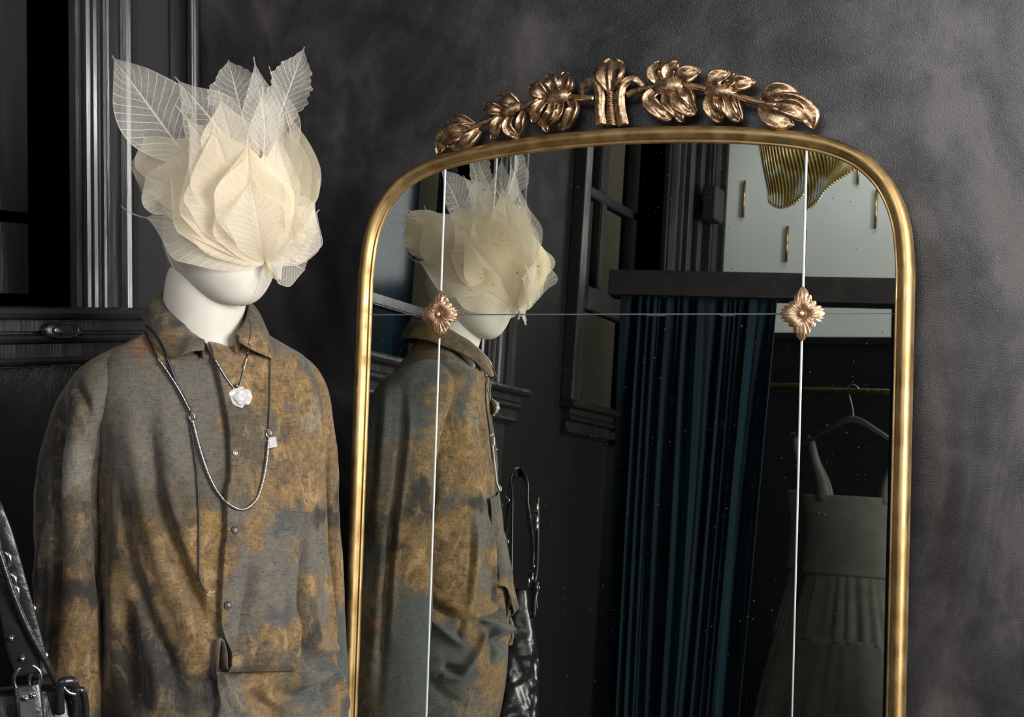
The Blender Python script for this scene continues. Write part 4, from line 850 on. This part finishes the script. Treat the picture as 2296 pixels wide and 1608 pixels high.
# stitched seams: down the face and behind the jaw
for a, p0, p1 in ((.10, 1.7, 2.9), (-1.9, 1.2, 2.7)): MB().tube([head_pt(a, p, 1, .0002) for p in np.linspace(p0, p1, 40)], .0009, 6).build('seam', M_CLOTH, man)

# headpiece of skeleton leaves
HV = (np.dot(HC - CAM, FW))
def dp(x, y, off): return hitp(ray(x, y), CAM + FW * (HV - off), FW)        # off: metres in front of the head centre
HCm = HC - 2 * ((HC - MP) @ MN) * MN; HVm = np.dot(HCm - CAM, FW)
def mp_(x, y, off):
    off = off * .82
    q = hitp(ray(x, y), CAM + FW * (HVm - off), FW); return q - 2 * ((q - MP) @ MN) * MN
TIE = np.array([-.412, -.523, 1.712])
hp = setp(empty('headpiece', HC + [0, 0, -.02]), 'headpiece of sheer cream skeleton leaves covering the upper face of the mannequin', 'headpiece')
def leaf(P0, P1, Wd, m, nrm=None, bow=.02, cup=.25, tail=.12, hook=0.0, ruff=.06, seed=0, peak=.42, sharp=1.0, mid=None, torn=0.0):
    P0 = np.array(P0, float); P1 = np.array(P1, float); r = np.random.RandomState(seed + 11); nv, nu = 54, 21
    if nrm is None: nrm = CAM - (P0 + P1) / 2
    nrm = np.array(nrm, float); T = P1 - P0; L = np.linalg.norm(T); T /= L; nrm -= (nrm @ T) * T; nrm /= np.linalg.norm(nrm); sd = np.cross(nrm, T)
    V = []; UV = []; ph = r.rand(4) * 6.28; Mx = (P0 + P1) / 2 if mid is None else np.array(mid, float)
    cl = 1 - tail
    for j in range(nv):
        v = j / (nv - 1)
        if mid is None: c = P0 + (P1 - P0) * v + nrm * bow * math.sin(math.pi * v)
        else: c = (1 - v) ** 2 * P0 + 2 * v * (1 - v) * (2 * Mx - (P0 + P1) / 2) + v * v * P1
        if v > cl: c = c + sd * hook * ((v - cl) / tail) ** 2
        if v < cl:
            x = v / cl; y_ = (x - peak) / (1 - peak)
            wv = (math.sin(math.pi / 2 * min(1, x / peak)) ** .7) if x < peak else max(0.0, (1 - sharp) * math.cos(math.pi / 2 * y_) ** .8 + sharp * (math.cos(math.pi / 2 * y_) ** 1.25 * (1 - .35 * y_)))
            wv = max(wv * Wd, .0011)
        else: wv = .0011
        for i in range(nu):
            u = -1 + 2 * i / (nu - 1)
            ru = 1 + torn * .12 * math.sin(v * 60 + ph[2]) * math.sin(v * 23 + ph[3]) * abs(u) ** 4 + ruff * .4 * math.sin(v * 17 + ph[0] + u)
            h = cup * wv * u * u + ruff * Wd * 1.2 * math.sin(v * 14 + ph[1] + 2 * np.sign(u)) * u * u * math.sin(math.pi * min(1, v * 1.05)) - .04 * Wd * math.exp(-(u / .08) ** 2)
            V.append(c + sd * u * wv * ru + nrm * h); UV.append(((u + 1) / 2, v))
    o = mesh('leaf', V, gridf(nu, nv), m, hp, True, UV); return o
def d_(x, y, off=.03): return dp(x, y, off)
LV = [
 # upper sheer leaves
 (d_(432, 372, .02), (-.671, -.587, 2.057), .062, M_SHEER, dict(tail=.03, bow=.01, cup=.15, seed=1, peak=.5, sharp=.6)),
 (d_(540, 345, .0), d_(392, 172, .02), .050, M_SHEER, dict(tail=.04, cup=.2, seed=2, peak=.45, bow=.012)),
 (d_(560, 330, -.03), d_(512, 134, -.03), .046, M_SHEER, dict(tail=.02, cup=.35, seed=3, ruff=.12, peak=.62, sharp=.5, torn=1)),
 (d_(604, 345, .02), (-.446, -.504, 2.05), .034, M_SHEER, dict(tail=.05, cup=.2, seed=4, bow=.008)),
 (d_(606, 318, .01), d_(683, 105, .0), .034, M_SHEER, dict(tail=.03, cup=.5, seed=5, peak=.6, sharp=.6, torn=1, ruff=.1)),
 (d_(596, 420, .05), d_(590, 186, .05), .030, M_SHEER, dict(tail=.06, cup=.3, seed=6)),
 (d_(540, 430, .07), d_(490, 200, .05), .046, M_CREAM, dict(tail=.10, cup=.2, seed=7, peak=.5)),
 (TIE, d_(394, 236, .06), .060, M_CREAM, dict(tail=.09, cup=.12, seed=8, peak=.55, mid=d_(510, 400, .10))),
 (TIE, (-.733, -.471, 1.933), .062, M_DENSE, dict(tail=.08, cup=.1, seed=9, peak=.65, mid=d_(440, 410, .08))),
 (TIE, (-.705, -.463, 1.905), .055, M_DENSE, dict(tail=.09, cup=.15, seed=10, peak=.62, mid=d_(450, 450, .095))),
 (TIE, d_(264, 482, .02), .056, M_CREAM, dict(tail=.20, cup=.1, hook=-.016, seed=12, peak=.62, mid=d_(425, 512, .098))),
 (TIE, d_(392, 446, .09), .052, M_CREAM, dict(tail=.08, cup=.1, seed=13, peak=.6, mid=d_(500, 505, .112))),
 (TIE, d_(500, 395, .11), .050, M_DENSE, dict(tail=.06, cup=.1, seed=14, peak=.55, mid=d_(545, 495, .122))),
 (TIE, d_(556, 300, .09), .058, M_DENSE, dict(tail=.07, cup=.1, seed=15, peak=.6, mid=d_(565, 450, .122))),
 (TIE, d_(478, 262, .07), .060, M_DENSE, dict(tail=.06, cup=.1, seed=16, peak=.62, mid=d_(520, 420, .11))),
 (TIE, d_(628, 268, .05), .040, M_CREAM, dict(tail=.10, cup=.15, seed=17, peak=.5, mid=d_(606, 440, .10))),
 (TIE, (-.337, -.459, 1.843), .050, M_CREAM, dict(tail=.17, cup=.15, hook=.014, seed=18, peak=.55, sharp=1, mid=d_(664, 515, .06))),
 (d_(600, 600, .07), d_(716, 470, .02), .042, M_SHEER, dict(tail=.04, cup=.2, seed=19, peak=.6)),
 (d_(598, 560, .07), d_(684, 606, .03), .040, M_SHEER, dict(tail=.02, cup=.3, seed=20, peak=.6, sharp=.4, ruff=.1)),
 (d_(600, 500, .06), d_(712, 520, .02), .052, M_SHEER, dict(tail=.03, cup=.25, seed=21, peak=.6, sharp=.45, ruff=.1)),
 (d_(610, 560, .08), d_(622, 285, .04), .040, M_CREAM, dict(tail=.04, cup=.2, seed=22, peak=.5)),
 (d_(640, 590, .05), d_(632, 310, .0), .040, M_SHEER, dict(tail=.03, cup=.3, seed=23, peak=.4, ruff=.12)),
 (TIE, d_(560, 330, .10), .055, M_CREAM, dict(tail=.05, cup=.2, seed=50, peak=.7, mid=d_(560, 470, .128), ruff=.12)),
 (TIE, d_(452, 330, .08), .056, M_CREAM, dict(tail=.08, cup=.2, seed=51, peak=.7, mid=d_(505, 460, .120), ruff=.12)),
 (TIE, d_(560, 395, .12), .046, M_SHEER, dict(tail=.05, cup=.3, seed=52, peak=.6, mid=d_(575, 495, .132), ruff=.12)),
 # back of the head, standing off to the left
 (d_(400, 420, -.03), d_(318, 300, -.05), .042, M_DENSE, dict(tail=.06, cup=.3, seed=24, peak=.5, ruff=.1)),
 (d_(372, 330, -.06), d_(318, 440, -.06), .040, M_DENSE, dict(tail=.04, cup=.4, seed=25, peak=.5, sharp=.5, ruff=.12)),
 (d_(455, 470, .06), d_(316, 385, .04), .048, M_CREAM, dict(tail=.07, cup=.35, seed=26, peak=.6, ruff=.1)),
 (TIE, d_(420, 330, .06), .058, M_DENSE, dict(tail=.05, cup=.1, seed=27, peak=.6, mid=d_(490, 460, .115))),
 (TIE, d_(590, 330, .09), .045, M_DENSE, dict(tail=.05, cup=.1, seed=28, peak=.6, mid=d_(598, 460, .112))),
 (TIE, d_(370, 380, .05), .055, M_DENSE, dict(tail=.05, cup=.1, seed=29, peak=.6, mid=d_(470, 480, .112))),
 # leaves on the mirror side of the head
 (mp_(1110, 640, .125), mp_(908, 582, .06), .062, M_DENSE, dict(tail=.16, cup=.15, hook=.012, seed=31, peak=.5, nrm=(.2, 1, .2))),
 (mp_(1010, 590, .02), mp_(893, 452, .02), .045, M_DENSE, dict(tail=.14, cup=.2, seed=32, peak=.5, nrm=(-.2, 1, .1))),
 (mp_(1000, 560, .04), mp_(915, 470, .04), .052, M_DENSE, dict(tail=.04, cup=.2, seed=33, peak=.6, sharp=.5, nrm=(-.2, 1, .1))),
 (mp_(1060, 620, .08), mp_(950, 462, .06), .060, M_DENSE, dict(tail=.05, cup=.15, seed=34, peak=.6, nrm=(0, 1, .1))),
 (TIE + [0, .02, .0], mp_(1000, 440, .08), .062, M_DENSE, dict(tail=.07, cup=.1, seed=35, peak=.6, mid=mp_(1090, 560, .12), nrm=(.2, 1, .1))),
 (TIE + [0, .02, .0], mp_(1060, 420, .09), .055, M_CREAM, dict(tail=.07, cup=.1, seed=36, peak=.6, mid=mp_(1115, 550, .12), nrm=(.2, 1, .1))),
 (TIE + [0, .02, .0], mp_(1120, 400, .08), .050, M_DENSE, dict(tail=.07, cup=.1, seed=37, peak=.6, mid=mp_(1145, 540, .11), nrm=(.3, 1, .1))),
 (TIE + [0, .02, .0], mp_(1160, 430, .06), .045, M_CREAM, dict(tail=.07, cup=.1, seed=38, peak=.6, mid=mp_(1165, 560, .09), nrm=(.4, 1, .1))),
 (mp_(1190, 590, .04), mp_(1180, 450, .03), .032, M_SHEER, dict(tail=.05, cup=.2, seed=39, peak=.5, nrm=(.4, 1, .1))),
 (TIE + [.0, .02, -.01], mp_(1206, 560, .04), .034, M_CREAM, dict(tail=.10, cup=.3, seed=40, peak=.5, nrm=(.4, 1, .1), torn=1)),
 (TIE + [0, .03, -.004], mp_(975, 620, .10), .050, M_DENSE, dict(tail=.05, cup=.1, seed=44, peak=.6, mid=mp_(1075, 650, .125), nrm=(.2, 1, -.1))),
 (TIE + [0, .03, 0], mp_(1030, 520, .12), .056, M_DENSE, dict(tail=.05, cup=.1, seed=45, peak=.6, mid=mp_(1100, 600, .135), nrm=(.2, 1, .1))),
 (mp_(1100, 560, .06), mp_(1075, 360, .05), .040, M_SHEER, dict(tail=.03, cup=.2, seed=41, nrm=(.2, 1, .1))),
 (mp_(1135, 540, .06), mp_(1125, 350, .04), .042, M_SHEER, dict(tail=.03, cup=.2, seed=42, nrm=(.2, 1, .1))),
 (TIE + [0, .02, .0], mp_(985, 560, .10), .050, M_DENSE, dict(tail=.07, cup=.1, seed=43, peak=.62, mid=mp_(1080, 600, .125), nrm=(.2, 1, .1))),
]
for P0, P1, wd, m, kw in LV: leaf(P0, P1, wd, m, **kw)
# leaf stalks gathered where the leaves are tied
m_ = MB()
for k in range(9):
    r = np.random.RandomState(k); a = TIE + np.array([0, 0, .006]); b = TIE + GH * .004 + np.array([r.randn() * .006, r.randn() * .006, -.012 - .012 * r.rand()]); m_.tube(cat([a, (a + b) / 2 + GH * .004, b], 8), .0009, 5)
m_.build('tied_stalks', M_DENSE, hp)

# ------------------------------------------------------------------ necklaces
t_ov = bvh([tuple(v.co + shirt.location) for v in ov.data.vertices], [tuple(p.vertices) for p in ov.data.polygons])
col_o = [o for o in C.objects if o.name == 'collar'][0]
t_col = bvh([tuple(v.co + shirt.location) for v in col_o.data.vertices], [tuple(p.vertices) for p in col_o.data.polygons])
def onshirt(px, off=.004, n=None):
    out = []
    P = cat(px, n or max(12, len(px) * 7))
    for x, y in P:
        h = any3('d', x, y, [t_body, t_ov, t_col, t_L])
        if h is None: continue
        dv = CAM - h; dv /= np.linalg.norm(dv); out.append(h + dv * off)
    out = np.array(out)
    for _ in range(4): out[1:-1] = (out[:-2] + 2 * out[1:-1] + out[2:]) / 4
    return out
nk = setp(empty('necklace', onshirt([(530, 880), (532, 884)])[0]), 'short grey chain necklace with a rough white crystal pendant at the chest', 'necklace')
MB().tube(onshirt([(457, 766), (480, 803), (505, 845), (532, 881)], .004, 40), .0014, 8, rf=lambda t: 1 + .25 * math.sin(t * 180)).tube(onshirt([(553, 694), (560, 722), (563, 742), (556, 790), (545, 835), (533, 881)], .005, 40), .0013, 8).build('chain', M_DSILV, nk)
pc = onshirt([(536, 890), (538, 892)], .008)[0]; rr = np.random.RandomState(4); bm = bmesh.new(); bmesh.ops.create_icosphere(bm, subdivisions=3, radius=1)
for v in bm.verts:
    k = 1 + .16 * math.sin(v.co.x * 5 + 1) * math.cos(v.co.y * 6) + .09 * rr.randn(); v.co *= k
VV = np.array([tuple(v.co) for v in bm.verts]); FF = [tuple(a.index for a in f.verts) for f in bm.faces]; bm.free()
VV = VV @ np.stack([R_ * .021, -FW * .006, UP * .015]); M_QZ = mat('white_quartz', (.70, .68, .68), .15, spec=.8)
mesh('crystal_pendant', VV + pc, FF, M_QZ, nk, False)
MB().ell(pc - UP * .0005 - R_ * .003 + FW * .003, .022, .004, .0165, [R_, FW, UP]).ell(pc + UP * .0185 - R_ * .004, .003, .003, .003).build('pendant_setting', M_DSILV, nk)
n2 = setp(empty('long_necklace', onshirt([(430, 935), (432, 937)])[0]), 'long black cord necklace with a silver beaded chain draped across the shirt front', 'necklace')
MB().tube(onshirt([(316, 720), (330, 755), (352, 800), (378, 838), (404, 880), (426, 922)], .006, 60), .0022, 8, rf=lambda t: 1 + .2 * math.sin(t * 120)).build('silver_chain', M_DSILV, n2)
MB().tube(onshirt([(318, 722), (345, 745), (366, 780), (382, 822), (400, 868), (430, 928)], .004, 60), .0026, 8).tube(onshirt([(606, 804), (606, 870), (604, 930), (602, 962)], .004, 30), .0013, 8).tube(onshirt([(580, 728), (594, 752), (604, 790), (606, 806)], .004, 20), .0012, 8) \
    .tube(onshirt([(424, 935), (434, 1000), (442, 1070), (446, 1160), (446, 1240), (446, 1290), (452, 1312), (460, 1326)], .003, 70), .0014, 6).tube(onshirt([(432, 944), (440, 975), (452, 1010), (462, 1036)], .004, 20), .0018, 6).build('black_cord', M_CORD, n2)
ch = onshirt([(432, 944), (442, 985), (455, 1030), (470, 1070), (487, 1102), (512, 1130), (545, 1143), (574, 1122), (588, 1085), (597, 1040), (602, 990)], .005, 130); m_ = MB()
for i in range(len(ch) - 1):
    a, b = ch[i], ch[i + 1]; t = b - a; t /= np.linalg.norm(t); e1 = np.cross(t, FW); e1 /= np.linalg.norm(e1); m_.ell((a + b) / 2, .0030, .0030, .0019, [e1, np.cross(t, e1), t], 8, 6)
setp(m_.build('beaded_chain', M_SILVER, n2), 'bright silver beaded chain')
for x, y in ((430, 935), (602, 972)):
    c = onshirt([(x, y), (x + 1, y + 1)], .006)[0]; MB().tube([c + .0062 * (math.cos(a) * R_ * .6 + math.sin(a) * UP) for a in np.linspace(0, 6.283, 18, endpoint=False)], .0014, 6, True).tube([c - UP * .005, c - UP * .010], .002, 6).build('ring', M_SILVER, n2)
c = onshirt([(611, 992), (612, 993)], .007)[0]; mm = MB(); e1 = R_ * math.cos(.15) + UP * math.sin(.15); e2 = UP * math.cos(.15) - R_ * math.sin(.15)
mm.add([c + e1 * a * .0068 + e2 * b * .0085 + FW * k for k in (-.0008, .0008) for a, b in ((-1, -1), (1, -1), (1, 1), (-1, 1))], [(0, 1, 2, 3), (7, 6, 5, 4), (0, 4, 5, 1), (1, 5, 6, 2), (2, 6, 7, 3), (3, 7, 4, 0)]); mm.build('silver_tag', M_QZ, n2, False)
c = onshirt([(466, 1330), (467, 1331)], .005)[0]; mm = MB()
for k in range(9):
    r = np.random.RandomState(k + 5); mm.tube([c, c + R_ * (r.randn() * .005 + .002) - UP * (r.randn() * .006)], .0003, 5)
mm.build('frayed_tassel', M_CLOTH, n2)

# ------------------------------------------------------------------ handbag on its plinth
ex = np.array([.62, .785, 0]); ex /= np.linalg.norm(ex); ey = np.array([-ex[1], ex[0], 0])
BG = np.array([-.51, -.84, 0]) - ex * .105
plh = setp(bevel(MB().box(BG[0] - .13, BG[0] + .13, BG[1] - .13, BG[1] + .13, 0, .70).build('display_plinth', M_MB, None, False), .004), 'black display plinth standing under the handbag', 'plinth')
bag = setp(empty('handbag', BG + [0, 0, .70]), 'black leather handbag with riveted straps and silver rings at the lower left', 'handbag')
def bgp(a, b, z): return BG + ex * a + ey * b + np.array([0, 0, z])
def bq(x, y, off=.03): return hitp(ray(x, y), BG - ey * off, ey)
rowsb = cat([(.702, .125, .055), (.72, .138, .066), (.80, .142, .068), (.92, .128, .056), (1.02, .112, .040), (1.075, .104, .028), (1.092, .100, .020)], 70); V = []
for j, (z, a, b) in enumerate(rowsb):
    for i in range(150):
        th = 2 * math.pi * i / 150; V.append(bgp(a * math.copysign(abs(math.cos(th)) ** .55, math.cos(th)), b * math.copysign(abs(math.sin(th)) ** .7, math.sin(th)), z))
V = np.array(V); V += (V - BG) * [1, 1, 0] * (.06 * vnoise(V * [1, 1, .6], 60, 31) + .035 * vnoise(V, 130, 32) + .012 * vnoise(V, 300, 33))[:, None] * np.clip((1.085 - V[:, 2]) * 8, .15, 1)[:, None]
mesh('bag_body', V, gridf(150, 70, True) + [tuple(range(150)), tuple(69 * 150 + i for i in range(150))[::-1]], M_LEATH, bag)
def strap(pts, wd, t=.004, name='strap', taper=None):
    P = cat(pts, 50); T = np.gradient(P, axis=0); T /= np.linalg.norm(T, axis=1)[:, None]; V = []
    for i_, (q, tt) in enumerate(zip(P, T)):
        n_ = np.cross(tt, ey); n_ /= np.linalg.norm(n_) + 1e-9; w_ = wd * (1 if taper is None else taper(i_ / 49))
        for k in (-1, -.8, -.4, 0, .4, .8, 1): V.append(q + n_ * w_ * k - ey * .0016 * (1 - k * k))
    return thick(mesh(name, V, gridf(7, 50), M_LEATH, bag), t)
def ringat(c, r, rx=1.0, tr=.0023): MB().tube([c + ex * r * rx * math.cos(t) + np.array([0, 0, r * math.sin(t)]) for t in np.linspace(0, 6.283, 28, endpoint=False)], tr, 8, True).build('ring', M_SILVER, bag)
def plate(cs, t=.0025):
    MB().add(cs + [p - ey * t for p in cs], [(0, 1, 2, 3), (7, 6, 5, 4), (0, 4, 5, 1), (1, 5, 6, 2), (2, 6, 7, 3), (3, 7, 4, 0)]).build('metal_plate', M_SILVER, bag, False)
wid = lambda t: .8 + .45 * math.exp(-((t - .86) / .16) ** 2)
strap([bq(62, 1512, .034), bq(56, 1476, .036), bq(40, 1425, .038), bq(18, 1360, .036), bq(-4, 1290, .03), bq(-18, 1230, .024), bq(-28, 1160, .022), bq(-40, 1124, .012), bq(-48, 1116, .002)][::-1], .0165, taper=wid)
strap([bgp(.052, .018, 1.10), bgp(.040, .020, 1.16), bgp(.020, .020, 1.24), bgp(.002, .020, 1.31), bgp(-.010, .024, 1.345), bgp(-.022, .014, 1.368), bq(-48, 1116, .002)], .012)
strap([bgp(-.080, .012, 1.09), bgp(-.076, .014, 1.18), bgp(-.065, .014, 1.28), bgp(-.052, .014, 1.34), bgp(-.046, .010, 1.364), bq(-48, 1116, .001)], .012)
ringat(bq(62, 1524, .036), .0205, .9, .0026); ringat(bgp(.052, .018, 1.095), .018)
plate([bq(46, 1620, .052), bq(82, 1620, .052), bq(78, 1548, .046), bq(44, 1550, .046)])
strap([bq(60, 1538, .040), bq(62, 1556, .043), bq(66, 1590, .048), bq(70, 1640, .052)], .018)
for x, y in ((25, 1432), (50, 1478), (58, 1567), (76, 1561), (8, 1286)): MB().ell(bq(x, y, .055 if y > 1500 else .043), .0042, .0042, .0042).build('rivet', M_SILVER, bag)
for x, y in ((12, 1252), (24, 1300), (30, 1325)):
    MB().tube(cat([bq(x - 12, y - 14, .04), bq(x + 6, y - 8, .046), bq(x + 10, y + 12, .046), bq(x - 4, y + 18, .042)], 20), .0034, 8).build('buckle', M_SILVER, bag)
for a, b, z in ((.046, .026, 1.13), (.03, .028, 1.20), (.0, .026, 1.30)):
    MB().tube(cat([bgp(a - .014, b, z), bgp(a, b + .006, z + .010), bgp(a + .014, b + .002, z), bgp(a + .004, b + .004, z - .012)], 20), .0032, 8).build('buckle', M_SILVER, bag)
MB().tube(cat([bq(-10, 1215, .05), bq(28, 1330, .05), bq(62, 1410, .048), bq(100, 1480, .044), bq(128, 1534, .036)], 40), .0050, 10).build('shoulder_strap', M_LEATH, bag)
MB().tube(cat([bq(140, 1535, .036), bq(152, 1552, .040), bq(172, 1556, .038), bq(186, 1546, .030)], 20), .0030, 8).build('ring', M_SILVER, bag)
MB().tube(cat([bq(134, 1600, .036), bq(134, 1540, .040), bq(148, 1528, .040), bq(166, 1532, .036), bq(168, 1570, .034)], 24), .0070, 8).tube(cat([bq(168, 1640, .03), bq(170, 1560, .036), bq(182, 1546, .036), bq(190, 1570, .032), bq(194, 1640, .03)], 24), .0055, 8).build('leather_loop', M_LEATH, bag)
